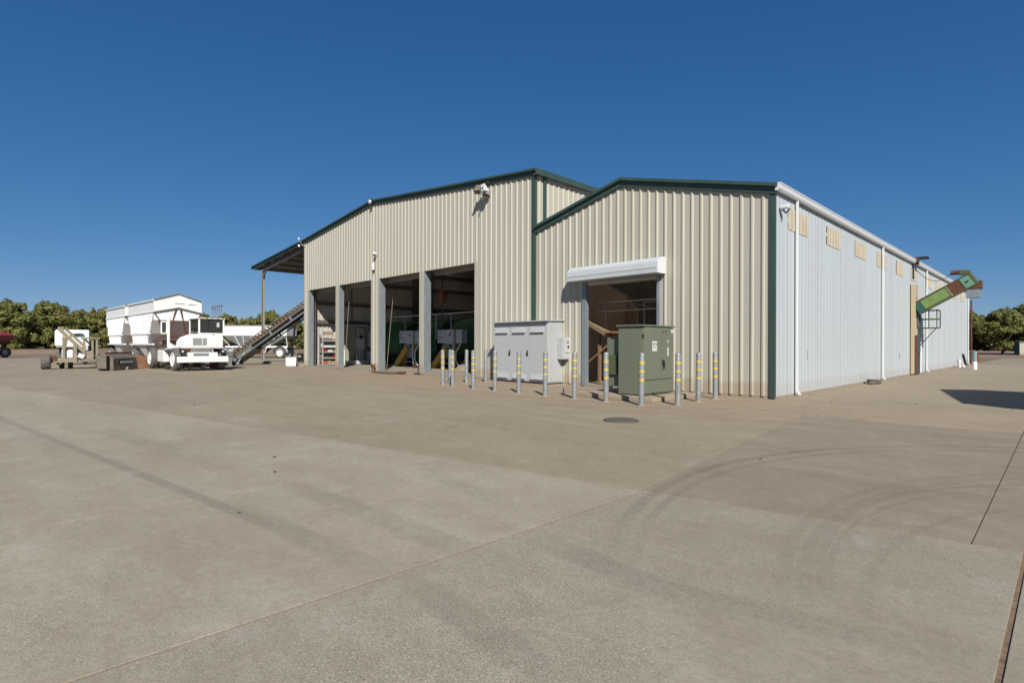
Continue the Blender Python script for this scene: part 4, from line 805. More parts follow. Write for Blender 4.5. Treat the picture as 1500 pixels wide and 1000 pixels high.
def hopper_trailer(loc, rz, L, label, marks=False, group='white hopper trailers'):
    t = thing('hopper_trailer', label, 'trailer', loc, rz, group); W = 1.13
    def frust(a, b):  # each level: x0,x1,y,z
        m = MB(); (x0, x1, y, z), (X0, X1, Y, Z) = a, b
        P = [(x0, -y, z), (x1, -y, z), (x1, y, z), (x0, y, z)]; Q = [(X0, -Y, Z), (X1, -Y, Z), (X1, Y, Z), (X0, Y, Z)]
        for k in range(4): m.quad(P[k], P[(k + 1) % 4], Q[(k + 1) % 4], Q[k])
        return m
    l0, l1, l2 = (-L, 0, W, 2.93), (-L + .75, -.85, W, 1.80), (-L + 1.3, -1.5, W * .95, 1.22)
    frust(l0, l1).build('hopper_side', 'white_dull', t); frust(l1, l2).build('hopper_skirt', 'white_dull', t)
    m = -L / 2 - .1; frust((m - .85, m + .85, W * .95, 1.24), (m - .22, m + .22, .70, .34)).build('discharge_cone', 'white_dull', t)
    MB().box(m - .28, m + .28, -.68, .68, .28, .335).build('slide_gate', 'rust', t)
    for s in (-1, 1):
        n = int(L / .36); q = MB()
        MB().box(-L, 0, s * W - .02 * (s > 0), s * W + .02 * (s < 0), 2.95, 3.52).build('side_board', 'truck_white', t)
        for k in range(1, n):
            x = -L + k * L / n
            zb = 1.84 if -L + .75 < x < -.85 else (2.93 - (2.93 - 1.80) * (-x / .85) if x > -.85 else 2.93 - (2.93 - 1.80) * ((x + L) / .75))
            if zb < 2.75: MB().box(x - .02, x + .02, s * W - .005, s * W + .032 * s if s > 0 else s * W + .005, zb, 2.9).build('rib', 'white_dull', t) if s > 0 else MB().box(x - .02, x + .02, s * W - .032, s * W + .005, zb, 2.9).build('rib', 'white_dull', t)
            if -L + 1.1 < x < -1.25: MB().beam((x, s * (W + .02), 1.82), (x, s * (W * .95 + .02), 1.28), .05, .05, (0, s, 0)).build('skirt_rib', 'white_dull', t)
        MB().box(-L - .02, .02, s * W - .05, s * W + .05, 2.90, 2.96).build('rim_rail', 'white_dull', t); MB().box(-L - .03, .03, s * W - .06, s * W + .06, 3.50, 3.58).build('top_rail', 'white', t)
        MB().box(-L + .72, -.82, s * W - .04, s * W + .05, 1.76, 1.83).build('mid_rail', 'white_dull', t); MB().box(-L + .3, -.3, s * W * .95 - .05, s * W * .95 + .06, 1.19, 1.28).build('low_rail', 'white_dull', t)
        MB().beam((.0, s * W, 2.9), (-.1, s * .25, 1.62), .06, .06).build('strut', 'rust', t); MB().beam((.03, s * .1, 3.15), (-.1, s * .42, 1.62), .06, .06).build('strut', 'rust', t)
    for x, d in ((0, 1), (-L, -1)):
        P = [(x, -W, 2.93), (x, 0, 3.20), (x, W, 2.93), (x, W, 3.56), (x, 0, 3.92), (x, -W, 3.56)]
        eb = MB().prism(P, (d * .03, 0, 0)).build('end_board', 'truck_white', t)
        e = MB(); xx = x + d * .05
        for s in (-1, 1): e.beam((xx, s * W, 3.56), (xx, 0, 3.93), .06, .06); e.beam((xx, s * W, 2.92), (xx, 0, 3.18), .06, .06)
        e.build('end_rail', 'truss', t)
        MB().prism([(x - d * .02, -W, 2.93), (x - d * .02, 0, 3.2), (x - d * .02, W, 2.93), (x - d * .02, W, 2.5), (x - d * .02, -W, 2.5)], (d * .015, 0, 0)).build('gable_plate', 'white_dull', t)
        if marks and d > 0:
            for nm, y0, y1, z, mat in (('lettering', -.15, .28, 3.40, 'ink'), ('emblem', .45, .85, 3.38, 'ink_green')):
                mk = MB(); y = y0
                while y < y1:
                    w = random.uniform(.018, .045); h_ = random.uniform(.012, .03); mk.box(x + .031, x + .036, y, y + w, z - h_, z + h_ * random.uniform(.4, 1.4)); y += w + random.uniform(.006, .02)
                mk.build(nm, mat, eb)
    MB().box(-L, .35, -.48, -.36, 1.12, 1.24).build('frame_rail', 'white_dull', t); MB().box(-L, .35, .36, .48, 1.12, 1.24).build('frame_rail', 'white_dull', t)
    MB().box(-.95, .35, -.80, .60, 1.45, 1.53).build('fifth_wheel_plate', 'rust_orange', t, bev=.02); MB().box(-.6, .3, -.6, .6, 1.24, 1.45).build('nose_frame', 'dark', t); MB().tube((-.1, 0, 1.0), (-.1, 0, 1.25), .06).build('king_pin', 'dark', t)
    MB().tube((-L + .7, -1.0, .5), (-L + .7, 1.0, .5), .06).build('axle', 'dark', t); MB().box(-L + .4, -L + 1.0, -.42, .42, .55, 1.12).build('suspension', 'dark', t)
    for s in (-1, 1): wheel(t, -L + .7, s * .93, .5, .30, s)
    for s in (-1, 1): MB().box(-.95, -.85, s * .5 - .05, s * .5 + .05, .0, 1.15).build('landing_leg', 'rust', t)
    return t
ht = hopper_trailer((-28.6, -5.62, 0), R(2), 5.7, 'white hopper trailer coupled right behind the white yard truck', True)
hopper_trailer((-35.2, -5.85, 0), R(2), 5.6, 'white hopper trailer standing second, behind the coupled trailer')
hopper_trailer((7.96, -.28, 0), R(-77.5), 4.5, 'white hopper trailer parked to the right of the yard, casting shadow')

tk = thing('yard_truck', 'white single cab yard tractor with wide front bumper facing the yard', 'truck', (-23.3, -5.73, 0), R(2))
bm = MB().box(-.14, 0, -1.10, 1.05, .40, .67).build('bumper', 'truck_white', tk, bev=.02)
MB().box(-.5, -.14, -.62, .62, .42, .86).build('nose_block', 'truck_white', tk, bev=.02); MB().box(-.139, -.12, -.42, .22, .70, .82).build('lower_grille', 'truss', tk); MB().box(-.30, -.20, -.48, .34, .87, 1.02).build('radiator', 'purlin', tk)
for k in range(9): MB().box(-.199, -.19, -.46 + k * .09, -.43 + k * .09, .88, 1.01).build('grille_bar', 'truss', tk)
MB().box(-2.2, -.19, -.90, .90, 1.055, 1.105).build('deck', 'truck_white', tk, bev=.01)
MB().prism([(-.22, -.80, 1.11), (-.22, .88, 1.11), (-.22, .88, 1.735), (-.22, -.14, 1.735), (-.22, -.30, 1.70), (-.22, -.62, 1.56), (-.22, -.76, 1.38)], (-1.3, 0, 0)).build('engine_cover', 'truck_white', tk, bev=.04)
gr = MB().box(-.219, -.205, -.42, .16, 1.20, 1.52).build('grille', 'truss', tk, bev=.005)
for k in range(8): MB().box(-.206, -.198, -.41, .15, 1.22 + .037 * k, 1.235 + .037 * k).build('grille_bar', 'box_grey', gr)
MB().box(-.205, -.196, -.04, -.015, 1.20, 1.52).build('grille_divider', 'truck_white', gr)
for y in (-.15, .90):
    for x in (-.25, -1.62): MB().box(x - .035, x + .035, y - .035, y + .035, 1.72, 2.43).build('cab_pillar', 'truck_white', tk, bev=.012)
MB().box(-1.68, -.17, -.21, .96, 2.43, 2.475).build('cab_roof', 'truck_white', tk, bev=.018)
MB().box(-.285, -.215, -.12, .87, 1.72, 1.77).build('cowl', 'truck_white', tk, bev=.01); MB().box(-1.67, -1.58, -.18, .93, 1.1, 1.76).build('cab_back', 'truck_white', tk)
for y0, y1, z0, z1 in ((-.115, .865, 1.77, 1.79), (-.115, .865, 2.40, 2.43), (-.115, -.095, 1.79, 2.40), (.845, .865, 1.79, 2.40)): MB().box(-.262, -.240, y0, y1, z0, z1).build('window_rubber', 'black', tk)
MB().box(-.258, -.252, -.095, .845, 1.79, 2.40).build('windscreen', 'glass', tk); MB().box(-1.585, -.285, -.153, -.147, 1.76, 2.42).build('side_window', 'glass', tk); MB().box(-1.585, -.285, .897, .903, 1.76, 2.42).build('side_window', 'glass', tk)
MB().box(-1.63, -1.61, -.11, .25, 1.76, 2.42).build('cab_rear_panel', 'dark', tk); MB().box(-1.625, -1.615, .25, .87, 1.76, 2.42).build('rear_window', 'glass', tk)
for y in (-.15, ): 
    for z in (1.76, 2.40): MB().box(-1.585, -.285, y - .01, y + .006, z, z + .025).build('window_rubber', 'black', tk)
    MB().box(-.95, -.92, y - .012, y + .006, 1.76, 2.42).build('window_rubber', 'black', tk)
MB().box(-1.35, -.85, .15, .62, 1.3, 1.78).build('seat', 'black', tk, bev=.05); MB().box(-1.42, -1.28, .17, .60, 1.7, 2.2).build('seat_back', 'black', tk, bev=.05); MB().box(-.6, -.34, -.05, .85, 1.6, 1.80).build('dashboard', 'dark', tk, bev=.03)
MB().lathe((-.68, .42, 1.86), (-.5, 0, .85), [(.17, 0), (.19, .01), (.19, .03), (.17, .04)], 20, False).build('steering_wheel', 'black', tk); MB().box(-.246, -.243, .60, .72, 2.05, 2.26).build('window_sticker', 'label', tk)
MB().beam((-.235, .3, 1.80), (-.235, .62, 1.93), .014, .014).beam((-.232, .36, 1.78), (-.228, .52, 1.62), .02, .02).build('wiper', 'black', tk)
MB().box(-1.6, -.95, -.215, -.185, 1.14, 1.74).build('cab_door', 'truck_white', tk, bev=.01); MB().box(-1.1, -1.0, -.235, -.215, 1.55, 1.6).build('door_handle', 'black', tk)
for y in (-.10, .15, .38, .62, .86): MB().box(-.19, -.165, y - .03, y + .03, 2.45, 2.475).build('marker_lamp', 'orange', tk)
for y in (-.86, .84): MB().lathe((-.13, y, .90), (1, 0, 0), [(.05, 0), (.055, .04), (.04, .05)], 16).build('headlamp', 'box_grey', tk, smooth=True)
MB().box(-.3, -.16, -.95, -.76, .83, .97).build('lamp_housing', 'dark', tk); MB().box(-.3, -.16, .76, .94, .83, .97).build('lamp_housing', 'dark', tk)
for k in range(3): MB().path([(-1.75, .1 + .12 * k, 1.5), (-2.2, .1 + .1 * k, 1.9 - .1 * k), (-2.9, .05, 1.7), (-3.6, 0, 1.35)], .018, 6).build('air_hose', 'rust' if k == 1 else 'black', tk)
MB().box(-1.95, -1.7, .35, .95, 1.12, 1.7).build('air_cleaner', 'truss', tk, bev=.04); MB().tube((-1.8, .98, .95), (-1.8, .98, 2.2), .05, n=10).build('air_intake', 'dark', tk, smooth=True)
MB().tube((-1.75, -1.02, 1.1), (-1.75, -1.02, 2.55), .065, n=12).build('exhaust_stack', 'truck_white', tk, smooth=True)
MB().prism([(-1.6, -1.05, .98), (-1.6, -.55, .98), (-1.6, -1.05, 1.35)], (-.25, 0, 0)).build('stack_bracket', 'truck_white', tk)
mf = MB()
for a, b in (((-1.85, -1.3, 1.75), (-1.85, -1.3, 2.3)), ((-1.85, -1.08, 1.75), (-1.85, -1.08, 2.3)), ((-1.85, -1.3, 1.75), (-1.85, -1.08, 1.75)), ((-1.85, -1.3, 2.3), (-1.85, -1.08, 2.3))): mf.beam(a, b, .05, .05)
mi = mf.build('mirror_frame', 'truck_white', tk); MB().box(-1.86, -1.84, -1.27, -1.11, 1.8, 2.25).build('mirror_glass', 'glass', mi)
for s in (-1, 1): MB().box(-5.6, -.4, s * .45 - .07, s * .45 + .07, .62, .88).build('chassis_rail', 'truck_white', tk)
MB().box(-3.3, -2.2, -1.12, -.62, .38, .95).build('fuel_tank', 'truck_white', tk, bev=.04); MB().box(-2.3, -1.5, -1.12, -.6, .96, 1.02).build('step', 'truss', tk); MB().box(-1.9, -1.5, -1.16, -.75, .98, 1.06).build('headlamp_box', 'box_grey', tk)
MB().box(-5.3, -3.5, -.55, .55, .9, 1.22).build('boom_frame', 'rust', tk); MB().box(-4.9, -4.1, -.5, .5, 1.22, 1.42).build('fifth_wheel', 'dark', tk)
for x, m in ((-.85, 1), (-4.6, 1)): MB().tube((x, -.85, .52), (x, .85, .52), .07).build('axle', 'dark', tk)
for s in (-1, 1):
    wheel(tk, -.85, s * .92, .53, .34, s, 'truck_white')
    wheel(tk, -4.6, s * 1.02, .53, .30, s, 'truck_white'); wheel(tk, -4.6, s * .66, .53, .30, s, 'truck_white')
fe = MB()
for k in range(8):
    a0, a1 = math.pi * k / 8, math.pi * (k + 1) / 8; fe.quad(*[(-.85 + .64 * math.cos(a), y, .53 + .64 * math.sin(a)) for a, y in ((a0, .72), (a1, .72), (a1, 1.1), (a0, 1.1))])
MB().box(-1.5, -.35, .68, .95, 1.02, 1.10).build('fender', 'truck_white', tk)
for z in (1.2, 1.5, 1.8, 2.1): MB().box(-1.9, -1.86, .3, .9, z, z + .05).build('rear_rack_bar', 'truss', tk)
for y in (.3, .9): MB().box(-1.93, -1.88, y - .03, y + .03, 1.02, 2.5).build('rear_rack_post', 'truss', tk)

pile = MB(); mound(pile, -31.6, -7.0, 2.4, 1.5, .62, 2, 34); mound(pile, -30.2, -7.2, 1.3, .9, .35, 9, 22); mound(pile, -33.5, -6.6, 1.6, 1.2, .4, 5, 22); stuff(tag(pile.build('nut_pile', 'nuts'), 'reddish brown pile of nut hulls under the hopper trailer', 'pile'))
lit = MB()
for k in range(260):
    x, y = random.gauss(-31.3, 1.3), random.gauss(-7.0, .7); s = random.uniform(.015, .035)
    lit.obox((x, y, s * .4), (s, 0, .01), (0, s * .8, 0), (0, 0, s * .5))
stuff(tag(lit.build('hull_litter', 'nuts'), 'scattered nut hulls round the pile under the trailer', 'litter'))

# yard hopper + inclined conveyor
ic = thing('inclined_conveyor', 'long inclined slat conveyor rising from the ground to the warehouse side', 'conveyor', (-30.6, -2.0, 0)); o_ = (-30.6, -2.0, 0)
P0 = Vector((-31.0, -2.3, .35)); P1 = Vector((-26.2, .95, 4.0)); dv = (P1 - P0).normalized(); sv = dv.cross(Vector((0, 0, 1))).normalized(); uv = sv.cross(dv).normalized(); LN = (P1 - P0).length
for s in (-1, 1):
    for dz in (.13, -.20): MB(o_).beam(P0 + sv * .42 * s + uv * dz, P1 + sv * .42 * s + uv * dz, .05, .05, uv).build('side_rail', 'truss', ic)
    MB(o_).beam(P0 + dv * .3 + sv * .42 * s - uv * .46, P1 - dv * .2 + sv * .42 * s - uv * .46, .06, .07, uv).build('lower_chord', 'truss', ic)
    for k in range(5):
        q = P0 + dv * (.3 + k * (LN - .6) / 4) + sv * .42 * s; MB(o_).beam(q - uv * .2, q - uv * .46, .06, .10, dv).build('web_post', 'truss', ic)
MB(o_).obox(P0 + dv * 1.0 - uv * .34, dv * .9, sv * .40, uv * .12).build('tail_casing', 'truss', ic)
MB(o_).obox((P0 + P1) / 2 - uv * .16, dv * LN / 2, sv * .36, uv * .07).build('bed', 'slat_bed', ic)
MB(o_).obox(P0 + dv * (LN * .55) - uv * .33, dv * LN * .30, sv * .36, uv * .05).build('return_belt', 'dark', ic)
NS = 26
for k in range(NS):
    q = P0 + dv * (.1 + k * (LN - .2) / NS); MB(o_).obox(q - uv * .03, dv * .05, sv * .40, uv * .125).build('slat', 'slat', ic)
MB(o_).tube(P1 - sv * .5, P1 + sv * .5, .18, n=14).build('head_drum', 'dark', ic, smooth=True)
MB(o_).beam((-27.3, -.1, .02), (-27.2, .1, 2.4), .09, .09).beam((-27.2, .1, 2.4), (-26.5, .5, 2.9), .06, .06).build('support_leg', 'dark', ic); MB(o_).beam((-27.2, .1, 1.3), (-26.4, .6, 2.0), .05, .05).build('brace', 'dark', ic)
fr = MB(o_)
for x, y in ((-30.9, -2.7), (-30.2, -2.2), (-30.6, -1.8)): fr.beam((x, y, 0), (x + .5, y + .3, .75), .05, .05); fr.beam((x, y, 0), (x - .35, y + .1, .6), .04, .04)
for z in (.08, .42): fr.beam((-31.1, -2.7, z), (-30.2, -2.0, z), .05, .05)
fr.build('tail_frame', 'box_grey', ic)
yh = thing('receiving_hopper', 'low grey receiving hopper with green motor beside the yard truck', 'hopper', (-30.6, -4.0, 0)); o_ = (-30.6, -4.0, 0)
MB(o_).box(-30.9, -29.0, -4.25, -2.75, .55, .62).build('top_rim', 'truss', yh); MB(o_).box(-30.8, -29.1, -4.15, -2.85, .12, .55).build('bin', 'bucket', yh, bev=.03); MB(o_).box(-30.85, -29.05, -3.0, -2.8, .0, .85).build('back_wall', 'truss', yh)
MB(o_).tube((-29.9, -4.0, .85), (-29.3, -4.0, .85), .14, n=14).build('motor', 'ink_green', yh, smooth=True); MB(o_).box(-29.8, -29.0, -3.9, -3.3, .62, .80).build('gearbox', 'ink_green', yh, bev=.04)
for k in range(3): MB(o_).beam((-30.6 + .5 * k, -4.2, .62), (-30.2 + .5 * k, -3.9, 1.0), .12, .10).build('guide_plate', 'rust', yh)
for k, (x, z) in enumerate(((-30.7, 2.0), (-30.4, 2.3), (-30.1, 1.8))): MB(o_).beam((x, -3.6, .6), (x + .15, -3.3, z), .06, .06).build('upright', 'box_grey', yh)
MB(o_).beam((-30.7, -3.6, 1.4), (-29.6, -2.9, .9), .05, .05).beam((-30.4, -3.5, 2.3), (-29.4, -2.6, .9), .04, .04).build('brace', 'box_grey', yh)
rt = thing('red_drum', 'small red fuel drum on the ground behind the truck bumper', 'drum', (-26.6, -4.35, 0)); MB().lathe((0, 0, 0), (0, 0, 1), [(.27, 0), (.28, .03), (.28, .55), (.25, .58)], 20).build('body', 'red', rt, smooth=True); MB().lathe((0, 0, .58), (0, 0, 1), [(.05, 0), (.05, .05)], 10).build('cap', 'dark', rt)

# grain trailer behind the canopy
gt_ = thing('grain_trailer', 'white topped grey hopper grain trailer parked beyond the canopy post', 'trailer', (-47.3, 5.2, 0), R(45)); 
MB().box(-2.95, 2.85, -1.1, 1.1, 2.02, 2.92).build('top_box', 'truck_white', gt_, bev=.03)
MB().box(-3.0, 2.9, -1.14, 1.14, 2.92, 2.98).build('top_rail', 'purlin', gt_)
hb = MB(); P = [(-2.95, -1.05, 2.0), (2.85, -1.05, 2.0), (2.85, 1.05, 2.0), (-2.95, 1.05, 2.0)]; Q = [(-1.6, -.8, 1.1), (1.2, -.8, 1.1), (1.2, .8, 1.1), (-1.6, .8, 1.1)]
for k in range(4): hb.quad(P[k], P[(k + 1) % 4], Q[(k + 1) % 4], Q[k])
hb.build('hopper', 'truss', gt_)
for k in range(6): x = -1.9 + k * .75; MB().beam((x, -1.06, 2.0), (max(min(x, 1.15), -1.55), -.82, 1.1), .05, .05).build('rib', 'white_dull', gt_)
MB().box(-2.9, 2.8, -.85, -.7, .95, 1.10).build('frame_rail', 'truck_white', gt_); MB().box(-2.9, 2.8, .7, .85, .95, 1.10).build('frame_rail', 'truck_white', gt_)
cn = MB(); P = [(-1.4, -.7, 1.08), (1.0, -.7, 1.08), (1.0, .7, 1.08), (-1.4, .7, 1.08)]; Q = [(-.5, -.3, .35), (.2, -.3, .35), (.2, .3, .35), (-.5, .3, .35)]
for k in range(4): cn.quad(P[k], P[(k + 1) % 4], Q[(k + 1) % 4], Q[k])
cn.build('discharge_cone', 'rust', gt_)
fdr = MB(); c = Vector((2.2, 0, .5))
for k in range(9):
    a0, a1 = math.pi * k / 9, math.pi * (k + 1) / 9; fdr.quad(*[(2.2 + .62 * math.cos(a), y, .5 + .62 * math.sin(a)) for a, y in ((a0, -1.1), (a1, -1.1), (a1, -.7), (a0, -.7))])
fdr.build('fender', 'truck_white', gt_)
for s in (-1, 1): wheel(gt_, 2.2, s * .92, .48, .3, s); wheel(gt_, -2.3, s * .92, .48, .3, s)
MB().beam((.55, -.9, .95), (.75, -.9, .45), .07, .05).beam((.95, -.9, .95), (.78, -.9, .45), .07, .05).build('landing_leg', 'truck_white', gt_)
MB().beam((2.8, -.8, 1.1), (2.75, -1.0, 2.0), .05, .05).build('strut', 'white_dull', gt_); MB().lathe((.55, -1.0, 1.3), (0, -1, 0), [(.12, 0), (.12, .03)], 14).build('reflector', 'cream', gt_)

# tan harvest machine, bucket, white flat-front vehicle and red wagon on the left
hm = thing('harvest_machine', 'rusty tan harvest machine with slanted boom and open box frame', 'machine', (-29.9, -9.9, 0), R(84))
def hx(px): return (px - 104) * .0278
def hz(py): return (540 - py) * .0358
def wheel_x(parent, x, y, r, w, side):
    t = MB().lathe((x - w / 2, y, r), (1, 0, 0), [(r * .55, w * .2), (r * .60, w * .03), (r * .88, 0), (r, w * .16), (r, w * .84), (r * .88, w), (r * .60, w * .97), (r * .55, w * .8)], 26, False).build('wheel', 'rubber', parent, smooth=True)
    tr = MB()
    for k in range(22):
        a = 2 * math.pi * k / 22; u = Vector((0, math.cos(a), math.sin(a))); v = Vector((0, -math.sin(a), math.cos(a)))
        tr.obox(Vector((x + w * .22 * (1 if k % 2 else -1), y, r)) + u * r * .995, u * r * .03, (w * .24, 0, 0), v * r * .07)
    tr.build('tread', 'rubber', t); MB().lathe((x + side * (w / 2 - .1), y, r), (side, 0, 0), [(r * .56, 0), (r * .58, .1), (r * .5, .05), (r * .2, .09), (r * .06, .1)], 18).build('rim', 'white_dull', t, smooth=True)
wheel_x(hm, hx(67), 0, .36, .36, -1); wheel_x(hm, hx(140.5), 0, .36, .26, 1)
MB().box(hx(73), hx(138), -.12, .12, hz(531), hz(525.5)).build('axle_beam', 'tan_machine', hm, bev=.01); MB().box(hx(74), hx(82), -.15, .15, .42, .62).build('axle_hub', 'rust', hm)
MB().box(hx(84), hx(119), -.05, 1.1, hz(528), hz(525)).build('deck', 'tan_machine', hm)
MB().box(hx(88), hx(104), .1, .7, hz(525), hz(512.5)).build('tank', 'white_dull', hm, bev=.06); MB().box(hx(87), hx(106), .05, .8, hz(512), hz(509.5)).build('tank_shelf', 'rust', hm)
MB().box(hx(89), hx(93), -.02, .12, hz(528), hz(496)).build('mast', 'tan_machine', hm); MB().beam((hx(93), .05, hz(512)), (hx(96), .05, hz(492)), .1, .1).build('mast_brace', 'tan_machine', hm)
MB().beam((hx(86), -.1, hz(486)), (hx(130), -.1, hz(526)), .12, .16).build('boom', 'tan_machine', hm, bev=.02); MB().beam((hx(93), .2, hz(484)), (hx(131), .2, hz(519)), .10, .12).build('boom_rail', 'tan_machine', hm, bev=.02)
MB().box(hx(83), hx(91), -.15, .1, hz(487), hz(482)).build('boom_head', 'tan_machine', hm, bev=.02); MB().box(hx(104), hx(109.5), -.2, -.08, hz(531), hz(507)).build('upright_plate', 'tan_machine', hm)
MB().tube((hx(111), -.2, hz(521)), (hx(119), -.2, hz(524)), .13, n=14).build('hydraulic_drum', 'white_dull', hm, smooth=True)
for a, b in ((118, 121.5), (130, 133), (136, 139.5)): MB().box(hx(a), hx(b), -.25, -.13, hz(528), hz(497.5)).build('box_post', 'tan_machine', hm)
for y in (.8, ): MB().box(hx(120), hx(139), y, y + .06, hz(527), hz(508)).build('back_panel', 'tan_machine', hm)
MB().box(hx(115), hx(142), -.3, .95, hz(498.5), hz(496.5)).build('box_roof', 'tan_machine', hm); MB().box(hx(117), hx(140), -.3, .9, hz(530), hz(527.5)).build('box_floor', 'tan_machine', hm); MB().box(hx(121), hx(130), -.2, -.15, hz(527), hz(515)).build('front_panel', 'tan_machine', hm)
MB().beam((hx(121), -.22, hz(499)), (hx(134), -.22, hz(512)), .05, .08).build('box_brace', 'dark', hm); MB().box(hx(122), hx(125), -.26, -.2, hz(514), hz(507)).build('notice', 'label', hm)
for px in (88, 100): wheel_x(hm, hx(px), .75, .18, .2, -1)
MB().box(hx(86), hx(102), .6, .9, .36, .5).build('caster_frame', 'tan_machine', hm)
bk = thing('loader_bucket', 'worn brown steel loader bucket with white lettered label lying on the yard', 'bucket', (-27.2, -8.55, 0), R(142.3))
MB().prism([(-.95, -.45, 0), (-.95, .05, 0), (-.95, .10, .78), (-.95, -.15, .82), (-.95, -.45, .55)], (.06, 0, 0)).build('side_plate', 'bucket', bk, bev=.01); MB().prism([(.95, -.45, 0), (.95, .05, 0), (.95, .10, .78), (.95, -.15, .82), (.95, -.45, .55)], (.06, 0, 0)).build('side_plate', 'bucket', bk, bev=.01)
MB().box(-.89, .95, -.42, .06, 0, .05).build('floor_plate', 'bucket', bk); MB().obox((.03, -.42, .29), (.92, 0, 0), (0, .02, .0), (0, .02, .26)).build('front_plate', 'bucket', bk, bev=.01); MB().obox((.03, -.27, .68), (.92, 0, 0), (0, .14, .12), (0, -.01, .012)).build('upper_plate', 'bucket', bk)
MB().box(-.89, .95, .03, .08, .05, .76).build('back_plate', 'bucket', bk); MB().tube((-1.0, -.14, .82), (1.05, -.14, .82), .04, n=10).build('lip_bar', 'rust', bk, smooth=True)
MB().obox((.05, -.452, .38), (.62, 0, 0), (0, .006, 0), (0, .012, .12)).build('sign_plate', 'black', bk); sg = MB(); x = -.42
while x < .55:
    w = random.uniform(.04, .075); sg.box(x, x + w, -.475, -.462, .33, .42); x += w + .02
sg.build('sign_lettering', 'label', bk); MB().tube((.05, -.46, .06), (.05, -.56, .06), .08, n=12).build('pin_boss', 'tan_machine', bk)
MB().box(-1.12, -1.0, -.3, .1, .02, .70).build('hitch_plate', 'dark', bk); MB().box(-1.22, -1.16, -.3, .1, .1, .72).build('hitch_plate', 'bucket', bk)
wv = thing('white_vehicle', 'white flat fronted machine with green window band behind the tan harvester', 'vehicle', (-36.4, -9.35, 0), R(86))
MB().box(-.75, .78, 0, 1.2, 1.05, 2.08).build('body', 'truck_white', wv, bev=.03); MB().box(-.80, -.42, -.06, 0, 1.15, 2.0).build('side_shell', 'white_dull', wv)
wb_ = MB().prism([(-.12, -.012, 1.66), (.60, -.012, 1.66), (.52, -.012, 1.84), (.38, -.012, 1.88), (-.08, -.012, 1.84)], (0, .02, 0)).build('window_band', 'teal', wv); MB().box(-.04, .36, -.018, -.013, 1.72, 1.81).build('glass', 'glass', wb_)
MB().box(.785, .83, .05, 1.1, 1.1, 2.05).build('edge_panel', 'teal', wv); MB().box(-.6, .65, .3, 1.1, .5, 1.04).build('chassis', 'dark', wv)
for x in (-.6, .6): wheel_x(wv, x, .6, .38, .25, 1 if x > 0 else -1)
rw_ = thing('red_wagon', 'red sided white railed farm wagon at the left edge of the yard', 'wagon', (-61.6, -13.4, 0), R(60))
MB().prism([(-2.6, 0, 1.5), (1.4, 0, 1.5), (1.4, 0, 2.0), (.9, 0, 2.25), (-2.6, 0, 2.4)], (0, 2.0, 0)).build('box', 'red', rw_, bev=.02); MB().beam((1.45, -.03, 2.0), (.85, -.03, 2.3), .08, .08).beam((.85, -.03, 2.3), (-2.6, -.03, 2.48), .08, .08).build('top_rail', 'white_dull', rw_)
MB().box(-2.6, 1.5, -.05, .05, .98, 1.12).build('low_rail', 'white', rw_); MB().prism([(-2.0, .1, 1.5), (1.2, .1, 1.5), (.4, .1, 1.0), (-1.4, .1, 1.0)], (0, 1.8, 0)).build('hopper', 'rust', rw_)
for x in (-1.6, .8):
    for s in (.15, 1.85): wheel(rw_, x, s, .45, .25, -1 if s < 1 else 1)

